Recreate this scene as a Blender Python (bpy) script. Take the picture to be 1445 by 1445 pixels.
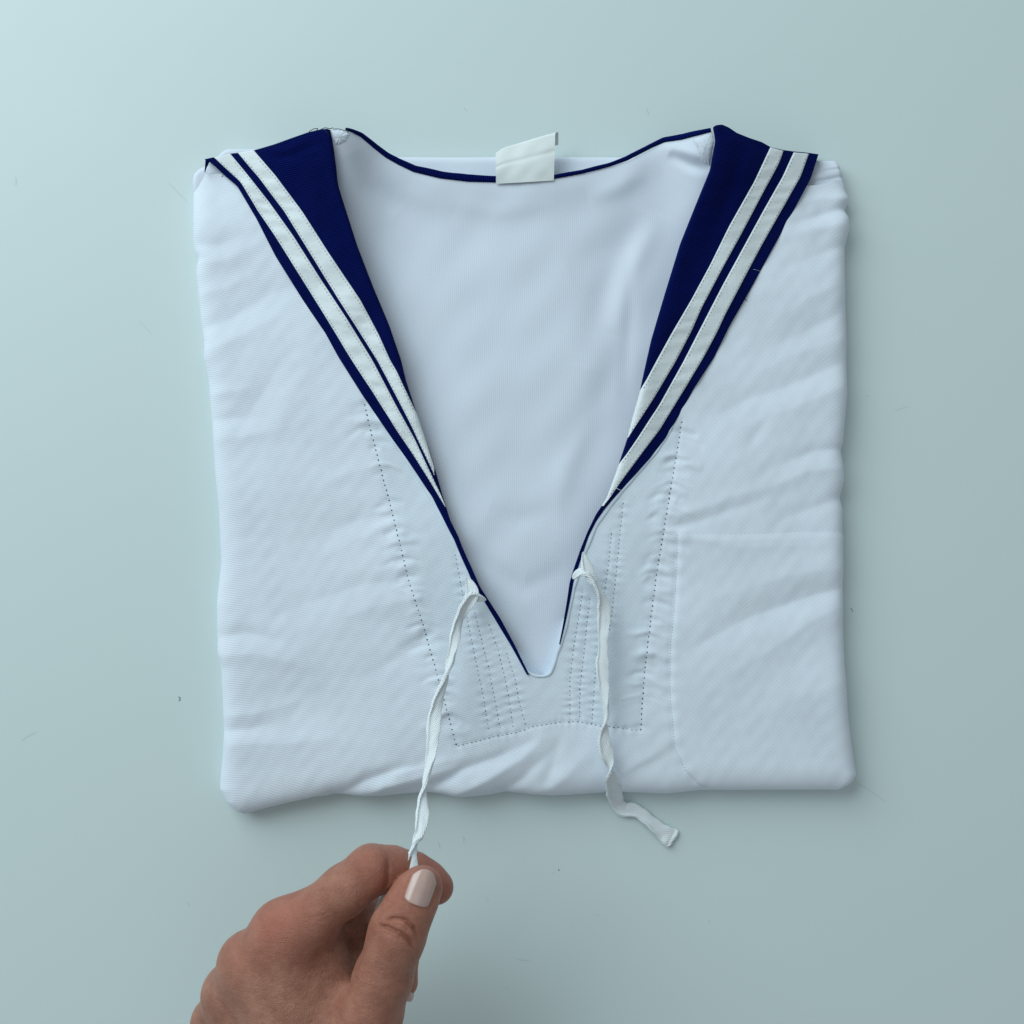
import bpy, math, random
import numpy as np
from mathutils import Vector

for o in list(bpy.data.objects):
    bpy.data.objects.remove(o)
scene = bpy.context.scene
COL = scene.collection

# ------------------------------------------------------------------ camera, world, lamps, exposure
CAM_H = 520.0                    # mm above the table
S = 0.33181                      # mm on the table per photo pixel
CX = CY = 722.5
cam = bpy.data.cameras.new('camera')
cam.sensor_width = 36.0
cam.lens = 18.0 / (CX * S / CAM_H)
cam.clip_start = 0.01
cam.clip_end = 50.0
cam_ob = bpy.data.objects.new('camera', cam)
cam_ob.location = (0, 0, CAM_H / 1000)
COL.objects.link(cam_ob)
scene.camera = cam_ob

world = bpy.data.worlds.new('World')
scene.world = world
world.use_nodes = True
wb = world.node_tree.nodes['Background']
wb.inputs[0].default_value = (0.84, 0.925, 0.955, 1)
wb.inputs[1].default_value = 0.335


def area(name, loc, target, sx, sy, power, col):
    l = bpy.data.lights.new(name, 'AREA')
    l.shape = 'RECTANGLE'
    l.size = sx
    l.size_y = sy
    l.energy = power
    l.color = col
    o = bpy.data.objects.new(name, l)
    o.location = loc
    o.rotation_euler = (Vector(target) - Vector(loc)).to_track_quat('-Z', 'Y').to_euler()
    COL.objects.link(o)
    return o


area('window_light', (-0.92, 1.02, 1.00), (0, 0.05, 0), 1.6, 1.3, 25.5, (0.84, 0.965, 1.0))

vs = scene.view_settings
vs.view_transform = 'Standard'
vs.look = 'None'
vs.gamma = 1
vs.exposure = 0.05
vs.use_curve_mapping = False

# ------------------------------------------------------------------ helpers
def unproj(px, py, z):
    """photo pixel + height in mm -> world mm"""
    k = S * (1 - np.asarray(z, float) / CAM_H)
    return np.stack(np.broadcast_arrays((np.asarray(px, float) - CX) * k, -(np.asarray(py, float) - CY) * k,
                                        np.asarray(z, float)), -1)


def curve(pts, w=13):
    """smoothed function value(y) through (value, y) points, clamped at its ends"""
    p = sorted((y, x) for x, y in pts)
    ys = np.array([a for a, b in p], float)
    xs = np.array([b for a, b in p], float)
    g = np.arange(ys[0] - 40, ys[-1] + 41, 1.0)
    v = np.interp(g, ys, xs)
    # linear end extension so that smoothing leaves the ends alone
    v[g < ys[0]] = xs[0] + (xs[1] - xs[0]) / (ys[1] - ys[0]) * (g[g < ys[0]] - ys[0])
    v[g > ys[-1]] = xs[-1] + (xs[-1] - xs[-2]) / (ys[-1] - ys[-2]) * (g[g > ys[-1]] - ys[-1])
    k = np.hanning(w + 2)
    k /= k.sum()
    h = len(k) // 2
    vs_ = np.convolve(np.pad(v, h, mode='edge'), k, mode='valid')[:len(g)]
    return lambda y: np.interp(np.clip(y, ys[0], ys[-1]), g, vs_)


def yx(pts, w=13):
    """value y(x) through (x, y) points"""
    return curve([(y, x) for x, y in pts], w)


def sstep(a, b, x):
    t = np.clip((np.asarray(x, float) - a) / (b - a), 0, 1)
    return t * t * (3 - 2 * t)


def link(name, verts, faces, mat, parent=None, smooth=True, attrs=None):
    me = bpy.data.meshes.new(name)
    v = np.asarray(verts, float).reshape(-1, 3) / 1000.0
    me.from_pydata(v.tolist(), [], [tuple(int(i) for i in f) for f in faces])
    if attrs:
        for k, a in attrs.items():
            at = me.attributes.new(k, 'FLOAT', 'POINT')
            at.data.foreach_set('value', np.asarray(a, np.float32).ravel())
    me.validate()
    me.update()
    if smooth:
        me.polygons.foreach_set('use_smooth', [True] * len(me.polygons))
    if mat:
        me.materials.append(mat)
    o = bpy.data.objects.new(name, me)
    COL.objects.link(o)
    if parent:
        o.parent = parent
    return o


def grid_faces(nr, nc, flip=False, wrap=False):
    i = np.arange(nr - 1)[:, None]
    j = np.arange(nc if wrap else nc - 1)[None, :]
    j2 = (j + 1) % nc
    a, b, c, d = i * nc + j, i * nc + j2, (i + 1) * nc + j2, (i + 1) * nc + j
    f = np.stack([a, d, c, b], -1).reshape(-1, 4)
    return f[:, ::-1] if flip else f


def grid_obj(name, pos, mat, parent, attrs=None, flip=False, wrap=False):
    nr, nc = pos.shape[:2]
    return link(name, pos.reshape(-1, 3), grid_faces(nr, nc, flip, wrap), mat, parent, True, attrs)


rng = np.random.RandomState(7)


def sines(x, y, wl, seed, n=7):
    r = np.random.RandomState(seed)
    out = 0
    for _ in range(n):
        a = r.uniform(0, math.tau)
        k = math.tau / (wl * r.uniform(0.7, 1.5))
        out = out + np.sin(k * (x * math.cos(a) + y * math.sin(a)) + r.uniform(0, math.tau))
    return out / math.sqrt(n)


def seg_dist(x, y, pts):
    """distance to a polyline and length along it"""
    best = np.full(np.shape(x), 1e9)
    al = np.zeros(np.shape(x))
    acc = 0.0
    for (x0, y0), (x1, y1) in zip(pts[:-1], pts[1:]):
        dx, dy = x1 - x0, y1 - y0
        L = math.hypot(dx, dy)
        t = np.clip(((x - x0) * dx + (y - y0) * dy) / (L * L), 0, 1)
        d = np.hypot(x - x0 - t * dx, y - y0 - t * dy)
        m = d < best
        best = np.where(m, d, best)
        al = np.where(m, acc + t * L, al)
        acc += L
    return best, al


# ------------------------------------------------------------------ materials
def new_mat(name):
    m = bpy.data.materials.new(name)
    m.use_nodes = True
    nt = m.node_tree
    return m, nt, nt.nodes['Principled BSDF']


def N(nt, kind, **kw):
    n = nt.nodes.new(kind)
    for k, v in kw.items():
        if k in n.inputs:
            n.inputs[k].default_value = v
        else:
            setattr(n, k, v)
    return n


def math_node(nt, op, a, b=None, c=None):
    n = nt.nodes.new('ShaderNodeMath')
    n.operation = op
    for i, v in enumerate((a, b, c)):
        if v is None:
            continue
        if isinstance(v, (int, float)):
            n.inputs[i].default_value = v
        else:
            nt.links.new(v, n.inputs[i])
    return n.outputs[0]


def cloth_mat(name, col, col2, period=4.4, cross=3.2, twill=0.5, bump=0.5, dist=0.00022, rough=0.9, sheen=0.06, spec=0.15, facing=None):
    """woven cloth: 'ga' and 'gb' are the thread coordinates of the cloth in pixels of 0.33 mm"""
    m, nt, b = new_mat(name)
    ga = N(nt, 'ShaderNodeAttribute', attribute_name='ga').outputs['Fac']
    gb = N(nt, 'ShaderNodeAttribute', attribute_name='gb').outputs['Fac']
    tc = N(nt, 'ShaderNodeTexCoord')
    nz = N(nt, 'ShaderNodeTexNoise', Scale=420.0, Detail=3.0)
    nt.links.new(tc.outputs['Object'], nz.inputs['Vector'])
    ph = math_node(nt, 'MULTIPLY_ADD', ga, math.tau / period, math_node(nt, 'MULTIPLY', nz.outputs['Fac'], 1.6))
    s1 = math_node(nt, 'SINE', ph)
    ph2 = math_node(nt, 'ADD', math_node(nt, 'MULTIPLY', gb, math.tau / cross), math_node(nt, 'MULTIPLY', ga, math.tau / (2 * period)))
    s2 = math_node(nt, 'SINE', ph2)
    h = math_node(nt, 'ADD', s1, math_node(nt, 'MULTIPLY', s2, twill))
    nf = N(nt, 'ShaderNodeTexNoise', Scale=2600.0, Detail=2.0)
    nt.links.new(tc.outputs['Object'], nf.inputs['Vector'])
    h = math_node(nt, 'ADD', h, math_node(nt, 'MULTIPLY', nf.outputs['Fac'], 1.1))
    bp = N(nt, 'ShaderNodeBump', Strength=bump, Distance=dist)
    nt.links.new(h, bp.inputs['Height'])
    nt.links.new(bp.outputs['Normal'], b.inputs['Normal'])
    mix = N(nt, 'ShaderNodeMix', data_type='RGBA')
    n2 = N(nt, 'ShaderNodeTexNoise', Scale=28.0, Detail=4.0)
    nt.links.new(tc.outputs['Object'], n2.inputs['Vector'])
    nt.links.new(n2.outputs['Fac'], mix.inputs['Factor'])
    mix.inputs['A'].default_value = (*col, 1)
    mix.inputs['B'].default_value = (*col2, 1)
    if facing:
        mf = N(nt, 'ShaderNodeMix', data_type='RGBA')
        nt.links.new(N(nt, 'ShaderNodeAttribute', attribute_name='facing').outputs['Fac'], mf.inputs['Factor'])
        nt.links.new(mix.outputs['Result'], mf.inputs['A'])
        mf.inputs['B'].default_value = (*facing, 1)
        mix = mf
    nt.links.new(mix.outputs['Result'], b.inputs['Base Color'])
    b.inputs['Roughness'].default_value = rough
    b.inputs['Specular IOR Level'].default_value = spec
    b.inputs['Sheen Weight'].default_value = sheen
    b.inputs['Sheen Roughness'].default_value = 0.4
    return m


M_front = cloth_mat('white_twill', (0.71, 0.79, 0.88), (0.735, 0.805, 0.89), 3.1, 4.6, 0.18, 0.24, 0.00016, facing=(0.68, 0.77, 0.85))
M_back = cloth_mat('white_twill_reverse', (0.675, 0.75, 0.85), (0.70, 0.77, 0.865), 2.9, 3.1, 0.9, 0.13, 0.00016)
M_navy = cloth_mat('navy_twill', (0.0008, 0.0040, 0.062), (0.0018, 0.0072, 0.098), 3.0, 3.4, 0.7, 0.7, 0.0003, 0.95, 0.0, 0.06)
M_tape = cloth_mat('white_tape', (0.75, 0.83, 0.855), (0.79, 0.86, 0.885), 2.6, 2.6, 1.0, 0.32, 0.00016)
M_tie = cloth_mat('white_cotton_tie', (0.76, 0.83, 0.86), (0.80, 0.86, 0.89), 2.6, 2.8, 1.0, 0.45, 0.00018)
M_label = cloth_mat('white_label_satin', (0.73, 0.80, 0.80), (0.77, 0.83, 0.83), 2.2, 9.0, 0.1, 0.10, 0.0001, 0.5, 0.0)
M_edge = cloth_mat('white_folded_edge', (0.64, 0.75, 0.85), (0.66, 0.77, 0.87), 3.0, 3.0, 0.3, 0.05, 0.00010)


def plain(name, col, rough=0.8, spec=0.3):
    m, nt, b = new_mat(name)
    tc = N(nt, 'ShaderNodeTexCoord')
    n2 = N(nt, 'ShaderNodeTexNoise', Scale=900.0, Detail=3.0)
    nt.links.new(tc.outputs['Object'], n2.inputs['Vector'])
    mix = N(nt, 'ShaderNodeMix', data_type='RGBA')
    nt.links.new(n2.outputs['Fac'], mix.inputs['Factor'])
    mix.inputs['A'].default_value = (*[c * 0.85 for c in col], 1)
    mix.inputs['B'].default_value = (*[min(1, c * 1.12) for c in col], 1)
    nt.links.new(mix.outputs['Result'], b.inputs['Base Color'])
    b.inputs['Roughness'].default_value = rough
    b.inputs['Specular IOR Level'].default_value = spec
    return m


M_hole = plain('needle_hole_grey', (0.075, 0.12, 0.15))
M_thread = plain('white_thread', (0.62, 0.68, 0.72))
M_tapestitch = plain('tape_stitch_grey', (0.30, 0.37, 0.39))
M_darkthread = plain('navy_thread', (0.006, 0.010, 0.035))
M_mark = plain('dirt_mark', (0.27, 0.32, 0.33))
M_markf = plain('faint_scratch', (0.52, 0.62, 0.63))

# table
M_table, nt, b = new_mat('white_table_lacquer')
tc = N(nt, 'ShaderNodeTexCoord')
n1 = N(nt, 'ShaderNodeTexNoise', Scale=5.0, Detail=5.0, Roughness=0.6)
nt.links.new(tc.outputs['Object'], n1.inputs['Vector'])
mix = N(nt, 'ShaderNodeMix', data_type='RGBA')
nt.links.new(n1.outputs['Fac'], mix.inputs['Factor'])
mix.inputs['A'].default_value = (0.595, 0.708, 0.712, 1)
mix.inputs['B'].default_value = (0.622, 0.728, 0.730, 1)
nt.links.new(mix.outputs['Result'], b.inputs['Base Color'])
n2 = N(nt, 'ShaderNodeTexNoise', Scale=30.0, Detail=6.0)
nt.links.new(tc.outputs['Object'], n2.inputs['Vector'])
mr = N(nt, 'ShaderNodeMapRange')
mr.inputs['To Min'].default_value = 0.36
mr.inputs['To Max'].default_value = 0.52
nt.links.new(n2.outputs['Fac'], mr.inputs['Value'])
nt.links.new(mr.outputs['Result'], b.inputs['Roughness'])
n3 = N(nt, 'ShaderNodeTexNoise', Scale=700.0, Detail=2.0)
nt.links.new(tc.outputs['Object'], n3.inputs['Vector'])
bp = N(nt, 'ShaderNodeBump', Strength=0.05, Distance=0.0002)
nt.links.new(n3.outputs['Fac'], bp.inputs['Height'])
nt.links.new(bp.outputs['Normal'], b.inputs['Normal'])
b.inputs['Specular IOR Level'].default_value = 0.35

# ------------------------------------------------------------------ table
tv = [(-900, -900, 0), (900, -900, 0), (900, 700, 0), (-900, 700, 0),
      (-900, -900, -25), (900, -900, -25), (900, 700, -25), (-900, 700, -25)]
tf = [(0, 1, 2, 3), (7, 6, 5, 4), (0, 4, 5, 1), (1, 5, 6, 2), (2, 6, 7, 3), (3, 7, 4, 0)]
table = link('table', tv, tf, M_table, None, False)
table['kind'] = 'structure'
table['label'] = 'white lacquered table top with faint scratches under the folded shirt'


def table_mark(name, pts, w, mat):
    p = unproj([a for a, b in pts], [b for a, b in pts], 0.05)
    n = len(p)
    L, Rr = [], []
    for i in range(n):
        t = p[min(i + 1, n - 1)] - p[max(i - 1, 0)]
        nn = np.array([-t[1], t[0], 0]) / (np.linalg.norm(t) + 1e-9)
        ww = w * S * 0.5 * (0.35 + 0.65 * math.sin(math.pi * (i + 0.5) / n))
        L.append(p[i] + nn * ww)
        Rr.append(p[i] - nn * ww)
    v = np.array(L + Rr)
    f = [(i, n + i, n + i + 1, i + 1) for i in range(n - 1)]
    return link(name, v, f, mat, table, False)


for pts, w, m in [
    ([(252, 983), (254, 985), (254, 988), (252, 989)], 2.6, M_mark),
    ([(30, 1046), (38, 1040), (46, 1036), (52, 1033)], 1.2, M_markf),
    ([(1207, 1104), (1222, 1112), (1236, 1121), (1250, 1132)], 0.9, M_markf),
    ([(653, 1180), (655, 1184), (654, 1190)], 1.3, M_markf),
    ([(617, 1187), (620, 1192), (621, 1197)], 1.8, M_markf),
    ([(688, 1266), (686, 1268), (688, 1271), (692, 1270)], 0.9, M_markf),
    ([(788, 1226), (789, 1228), (788, 1229)], 1.9, M_mark),
    ([(779, 1232), (781, 1233), (783, 1232)], 1.2, M_markf),
    ([(730, 1354), (738, 1355), (747, 1355)], 1.3, M_markf),
    ([(713, 1394), (718, 1396)], 1.2, M_markf),
    ([(236, 257), (246, 266), (258, 279), (264, 284)], 0.9, M_markf),
    ([(655, 152), (659, 157)], 1.6, M_markf),
    ([(912, 152), (915, 160), (917, 162)], 1.6, M_markf),
    ([(1200, 858), (1203, 861), (1203, 864)], 1.2, M_mark),
    ([(1222, 558), (1226, 560)], 1.2, M_markf),
    ([(196, 452), (206, 463), (214, 471)], 0.8, M_markf),
    ([(1262, 580), (1274, 576), (1282, 574)], 0.8, M_markf),
    ([(840, 1290), (846, 1293)], 1.1, M_markf),
    ([(1000, 1300), (1003, 1302)], 1.6, M_markf),
    ([(266, 1274), (267, 1279)], 1.4, M_markf),
    ([(22, 250), (23, 256), (22, 262)], 1.0, M_markf),
]:
    table_mark('scratch', pts, w, m)

# ------------------------------------------------------------------ folded sailor shirt: outlines (photo pixels)
shirt = bpy.data.objects.new('sailor_shirt', None)
COL.objects.link(shirt)
shirt['label'] = 'folded white sailor shirt with navy striped collar and white ties'
shirt['category'] = 'shirt'

xL = curve([(273, 255), (271, 275), (272, 330), (274, 354), (279, 367), (276, 387), (282, 449), (287, 485), (287, 507), (293, 535),
            (297, 582), (300, 620), (303, 669), (308, 719), (311, 794), (305, 850), (306, 920), (311, 940), (315, 1024),
            (314, 1057), (310, 1094), (309, 1112), (318, 1130), (332, 1143), (346, 1149)], 7)
xR = curve([(1189, 252), (1196, 272), (1200, 282), (1193, 297), (1199, 310), (1199, 324), (1193, 349), (1193, 387), (1195, 470),
            (1196, 557), (1190, 626), (1187, 634), (1191, 664), (1192, 677), (1186, 702), (1190, 719), (1189, 769), (1189, 875),
            (1191, 937), (1196, 1012), (1204, 1069), (1208, 1092), (1203, 1101), (1189, 1109), (1174, 1117)], 7)
yB = yx([(300, 1148), (346, 1149), (365, 1145), (414, 1134), (472, 1121), (514, 1124), (540, 1124), (586, 1120), (612, 1120), (652, 1126),
         (690, 1123), (714, 1118), (752, 1122), (779, 1124), (849, 1120), (880, 1119), (942, 1121), (987, 1116), (1166, 1115),
         (1189, 1116), (1210, 1116)], 9)

# collar edges, stripe edges
LO = curve([(289, 225), (299, 231), (308, 239), (316, 247), (335, 263), (362, 309), (389, 362), (429, 426), (459, 470), (477, 503), (511, 557),
            (554, 620), (585, 664), (610, 702), (635, 751), (641, 762), (652, 789), (660, 806), (669, 828), (684, 850), (699, 875), (721, 911), (744, 953)], 9)
LI = curve([(466, 183), (469, 197), (473, 227), (477, 262), (489, 300), (504, 347), (526, 404), (549, 459), (566, 509), (572, 535), (590, 590),
            (610, 649), (625, 702), (635, 734), (647, 758), (652, 772), (667, 805), (677, 828), (690, 848), (706, 873), (726, 910), (747, 953)], 11)
LS = [curve([(302, 222), (340, 257), (365, 299), (389, 334), (414, 374), (439, 414), (464, 454), (497, 509), (528, 556), (560, 607), (585, 644), (610, 684), (628, 715)], 15),
      curve([(325, 217), (345, 241), (379, 284), (414, 333), (452, 393), (489, 449), (526, 509), (560, 574), (585, 619), (605, 662), (620, 694), (630, 720)], 15),
      curve([(336, 216), (365, 250), (402, 299), (439, 359), (477, 421), (509, 471), (533, 509), (560, 560), (580, 599), (600, 642), (612, 668), (622, 690)], 15),
      curve([(358, 212), (389, 248), (427, 299), (464, 357), (509, 424), (534, 471), (551, 509), (560, 524), (575, 557), (590, 590), (612, 660)], 15)]
RO = curve([(1155, 218), (1144, 252), (1119, 299), (1087, 357), (1052, 421), (1029, 461), (1008, 504), (980, 547), (962, 580), (940, 617), (917, 647),
            (879, 689), (854, 717), (841, 736), (831, 756), (824, 776), (816, 800), (809.5, 820), (804, 850), (796.5, 885), (790, 910)], 11)
RI = curve([(1006, 178), (1009, 200), (1002, 240), (982, 289), (960, 344), (937, 419), (919, 480), (910, 520), (903, 552), (891, 596), (886, 617), (871, 662),
            (856, 704), (841, 726), (829, 751), (819, 776), (809, 805), (804, 822), (800, 850), (794, 885), (789, 910)], 11)
RS = [curve([(1141, 217), (1129, 250), (1104, 294), (1074, 347), (1049, 394), (1022, 446), (1011, 470), (991, 507), (962, 555), (930, 607), (917, 624), (874, 682), (862, 700), (850, 716)], 15),
      curve([(1120, 215), (1104, 250), (1079, 294), (1049, 349), (1019, 404), (987, 466), (964, 511), (930, 572), (918, 590), (900, 618), (871, 660), (850, 690)], 15),
      curve([(1105, 213), (1099, 230), (1079, 267), (1049, 324), (1019, 379), (990, 434), (975, 468), (952, 512), (922, 562), (895, 604), (880, 629)], 15),
      curve([(1087, 208), (1064, 257), (1029, 319), (1002, 374), (975, 424), (948, 470), (926, 510), (902, 555), (888, 585), (875, 620)], 15)]

# ------------------------------------------------------------------ stitching lines (photo pixels)
stitch_lines = {
    'facing_left': [(514, 568), (524, 612), (534, 649), (549, 707), (564, 764), (577, 820), (594, 872), (605, 912), (622, 969), (632, 1007), (644, 1054)],
    'facing_bottom': [(644, 1054), (697, 1040), (732, 1033), (752, 1025), (789, 1019), (816, 1018), (844, 1024), (866, 1026), (903, 1031)],
    'facing_right': [(963, 592), (957, 629), (947, 684), (940, 724), (934, 764), (926, 815), (920, 860), (912, 924), (907, 984), (904, 1030)],
    'row_a': [(642, 780), (650, 822), (660, 877), (669, 922), (677, 959), (682, 984), (690, 1032)],
    'row_b': [(669, 862), (679, 902), (690, 944), (699, 992), (706, 1029)],
    'row_c': [(689, 879), (702, 914), (712, 954), (717, 979), (724, 1026)],
    'row_d': [(714, 919), (728, 962), (732, 989), (742, 1025)],
    'row_e': [(822, 832), (816, 872), (810, 909), (804, 959), (804, 1012)],
    'row_f': [(832, 842), (828, 880), (823, 929), (818, 972), (818, 1016)],
    'row_g': [(863, 750), (858, 800), (852, 840), (844, 914), (839, 959), (835, 1021)],
    'row_h': [(879, 707), (872, 780), (864, 860), (860, 890)],
}
pocket_seam = [(955, 752), (955, 794), (952, 850), (946, 912), (945, 974), (952, 1056), (967, 1086), (984, 1104), (1019, 1113)]

# ------------------------------------------------------------------ wrinkle field on a grid (mm), looked up bilinearly
GX0, GY0, GD = 230.0, 150.0, 1.5
gx, gy = np.meshgrid(np.arange(GX0, 1240, GD), np.arange(GY0, 1190, GD))
W = np.zeros_like(gx)
W += 0.6 * sines(gx, gy, 210, 1) + 0.2 * sines(gx, gy, 95, 2) + 0.05 * sines(gx, gy, 26, 3) + 0.10 * np.maximum(0, sines(gx * 0.35, gy, 48, 4) - 0.9)
# drawn folds: (polyline, half width px, height mm)
for pts, w, a in [
    # left panel
    ([(283, 470), (330, 445), (385, 412), (430, 395)], 13, -1.0), ([(290, 500), (345, 470), (400, 440)], 13, 0.9),
    ([(352, 580), (380, 540), (402, 492)], 15, -0.9), ([(395, 590), (430, 530), (450, 490)], 18, 0.8),
    ([(297, 560), (330, 552), (360, 545)], 9, 0.7), ([(297, 595), (330, 590), (372, 588)], 9, -0.8), ([(302, 622), (350, 615), (410, 600)], 12, 0.8),
    ([(275, 350), (310, 345), (345, 330)], 10, -0.9), ([(277, 375), (315, 368), (360, 345)], 12, 1.0),
    ([(278, 420), (320, 405), (360, 385)], 10, 0.7),
    ([(535, 655), (490, 668), (440, 690)], 12, 0.6), ([(552, 725), (500, 735), (440, 760)], 12, -0.7), ([(558, 745), (505, 760), (450, 790)], 11, 0.6),
    ([(575, 820), (520, 822), (450, 845), (390, 870)], 15, -0.9), ([(588, 845), (530, 855), (460, 880)], 15, 0.8),
    ([(307, 898), (350, 893), (410, 908)], 10, -1.1), ([(309, 925), (360, 922), (420, 935)], 12, 1.0),
    ([(598, 905), (560, 930), (500, 960)], 14, -0.8), ([(315, 1028), (350, 1030), (380, 1022)], 9, -1.0), ([(315, 1008), (360, 1008), (420, 990)], 11, 0.9),
    ([(330, 1050), (400, 1050), (480, 1040)], 20, 0.8),
    ([(472, 1122), (515, 1100), (566, 1084), (600, 1080)], 9, -1.5), ([(500, 1128), (545, 1108), (600, 1094), (640, 1085)], 8, 1.4),
    ([(545, 1125), (580, 1112), (640, 1098)], 6, -0.9),
    # bottom centre
    ([(600, 1118), (650, 1088), (700, 1070), (750, 1046)], 9, -1.4), ([(640, 1122), (690, 1098), (735, 1072), (765, 1042)], 9, 1.5),
    ([(690, 1124), (740, 1096), (775, 1062)], 8, -1.1), ([(560, 1092), (610, 1080), (655, 1068)], 8, 0.8),
    ([(752, 1122), (800, 1095), (830, 1060)], 12, 1.0), ([(772, 1100), (785, 1065), (790, 1035)], 10, -0.8),
    ([(850, 1110), (900, 1085), (945, 1065)], 14, -0.8), ([(880, 1090), (930, 1060), (960, 1040)], 12, 0.6),
    # right panel
    ([(1192, 826), (1120, 850), (1055, 872), (1000, 902), (965, 920)], 18, -2.2), ([(1192, 800), (1110, 812), (1040, 835), (985, 850)], 20, 1.0),
    ([(1192, 848), (1140, 880), (1090, 915), (1030, 950)], 22, 1.6),
    ([(1182, 515), (1110, 545), (1050, 565), (1000, 592)], 13, -1.1), ([(1190, 545), (1120, 575), (1040, 605)], 16, 0.9),
    ([(1185, 480), (1120, 500), (1060, 530)], 16, 0.8), ([(1190, 632), (1150, 636), (1090, 660)], 9, -1.0), ([(1190, 660), (1140, 665), (1080, 690), (1020, 700)], 12, 1.0),
    ([(1187, 702), (1150, 715), (1100, 735)], 10, -1.0), ([(940, 746), (985, 736), (1035, 718), (1090, 700)], 8, -0.8), ([(940, 730), (1000, 715), (1050, 695)], 8, 0.7),
    ([(1060, 625), (1075, 600), (1090, 580)], 12, -0.6),
    ([(1194, 297), (1160, 302), (1120, 315)], 7, -1.3), ([(1196, 283), (1160, 278), (1130, 285)], 7, 1.0), ([(1197, 318), (1150, 322), (1110, 335)], 9, 0.9),
    ([(1195, 350), (1160, 356), (1110, 380)], 11, -0.9), ([(1190, 400), (1140, 420), (1090, 455)], 16, 0.8), ([(1190, 440), (1130, 470), (1070, 500)], 13, -0.7),
    ([(965, 755), (1040, 772), (1180, 768)], 9, 0.5),
    ([(1190, 960), (1120, 985), (1060, 1020)], 26, 0.7),
]:
    d, al = seg_dist(gx, gy, pts)
    L = sum(math.dist(p, q) for p, q in zip(pts[:-1], pts[1:]))
    g_ = 1.15 if min(p_[1] for p_ in pts) > 1025 else 0.78
    W += g_ * a * (0.6 * np.exp(-(d / (w * (1.0 if g_ > 1 else 1.15))) ** 2) + 0.4 * np.exp(-np.sqrt(d * d + 2.0) / (0.65 * w))) * np.clip(1.05 - (al / L) ** 2 * 0.8, 0, 1)
# seams: groove and puckers
PUCK = {'facing_left': 0.50, 'facing_right': 0.46}
for i, (k, pts) in enumerate(stitch_lines.items()):
    d, al = seg_dist(gx, gy, pts)
    W -= 0.22 * np.exp(-(d / 2.6) ** 2)
    r = np.random.RandomState(40 + i)
    if k not in PUCK:
        # quilted little channels between the inner rows
        ph = al / 11.5 * math.tau + 2.6 * np.sin(al / 31 + i) + 1.5 * np.sin(al / 13 + 2 * i)
        amp = 0.34 * (0.25 + 0.75 * np.sin(al / 27 + i * 2) ** 2)
        W += amp * np.sin(ph) * np.exp(-(d / 7) ** 1.4)
        continue
    # single creases pulled in by the thread, falling away on both sides of the facing seam
    P_ = np.array(pts, float)
    cum = np.r_[0, np.cumsum(np.hypot(*np.diff(P_, axis=0).T))]
    sg = -1 if k == 'facing_left' else 1            # towards the outside of the shirt
    for _ in range(58):
        t_ = r.uniform(0, cum[-1])
        x0, y0 = np.interp(t_, cum, P_[:, 0]), np.interp(t_, cum, P_[:, 1])
        lo_, li_ = r.uniform(8, 48) * r.uniform(0.4, 1), r.uniform(8, 46) * r.uniform(0.4, 1)
        crease = [(x0 + sg * lo_, y0 + lo_ * r.uniform(0.1, 0.6)), (x0 + sg * lo_ * 0.4, y0 + lo_ * 0.12), (x0, y0), (x0 - sg * li_ * 0.5, y0 + li_ * r.uniform(-0.05, 0.15)), (x0 - sg * li_, y0 + li_ * r.uniform(-0.1, 0.45))]
        m_ = (abs(gx - x0) < 70) & (abs(gy - y0) < 60)
        dc_, ac_ = seg_dist(gx[m_], gy[m_], crease)
        Lc = sum(math.dist(p_, q_) for p_, q_ in zip(crease[:-1], crease[1:]))
        W[m_] += r.choice([-1, 1]) * r.uniform(0.25, 0.75) * PUCK[k] * 2 * np.exp(-(dc_ / r.uniform(2.6, 6.0)) ** 2) * np.sin(np.pi * np.clip(ac_ / Lc, 0, 1)) ** 0.7
# pocket seam dent
d, al = seg_dist(gx, gy, pocket_seam)
W -= 0.25 * np.exp(-(d / 4.0) ** 2)
W += 0.18 * np.sin(al / 17 * math.tau / 1.4 + np.sin(al / 31)) * np.exp(-(d / 10) ** 2)


def lookup(Fm, x, y):
    u = np.clip((np.asarray(x, float) - GX0) / GD, 0, Fm.shape[1] - 1.001)
    v = np.clip((np.asarray(y, float) - GY0) / GD, 0, Fm.shape[0] - 1.001)
    i, j = u.astype(int), v.astype(int)
    fu, fv = u - i, v - j
    return (Fm[j, i] * (1 - fu) + Fm[j, i + 1] * fu) * (1 - fv) + (Fm[j + 1, i] * (1 - fu) + Fm[j + 1, i + 1] * fu) * fv


def rollp(d, R):
    t = np.clip(d / R, 0.0, 1)
    return np.clip(1 - (1 - t) ** 3, 0, 1) ** (1 / 2.6)


H0 = 13.0


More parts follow.
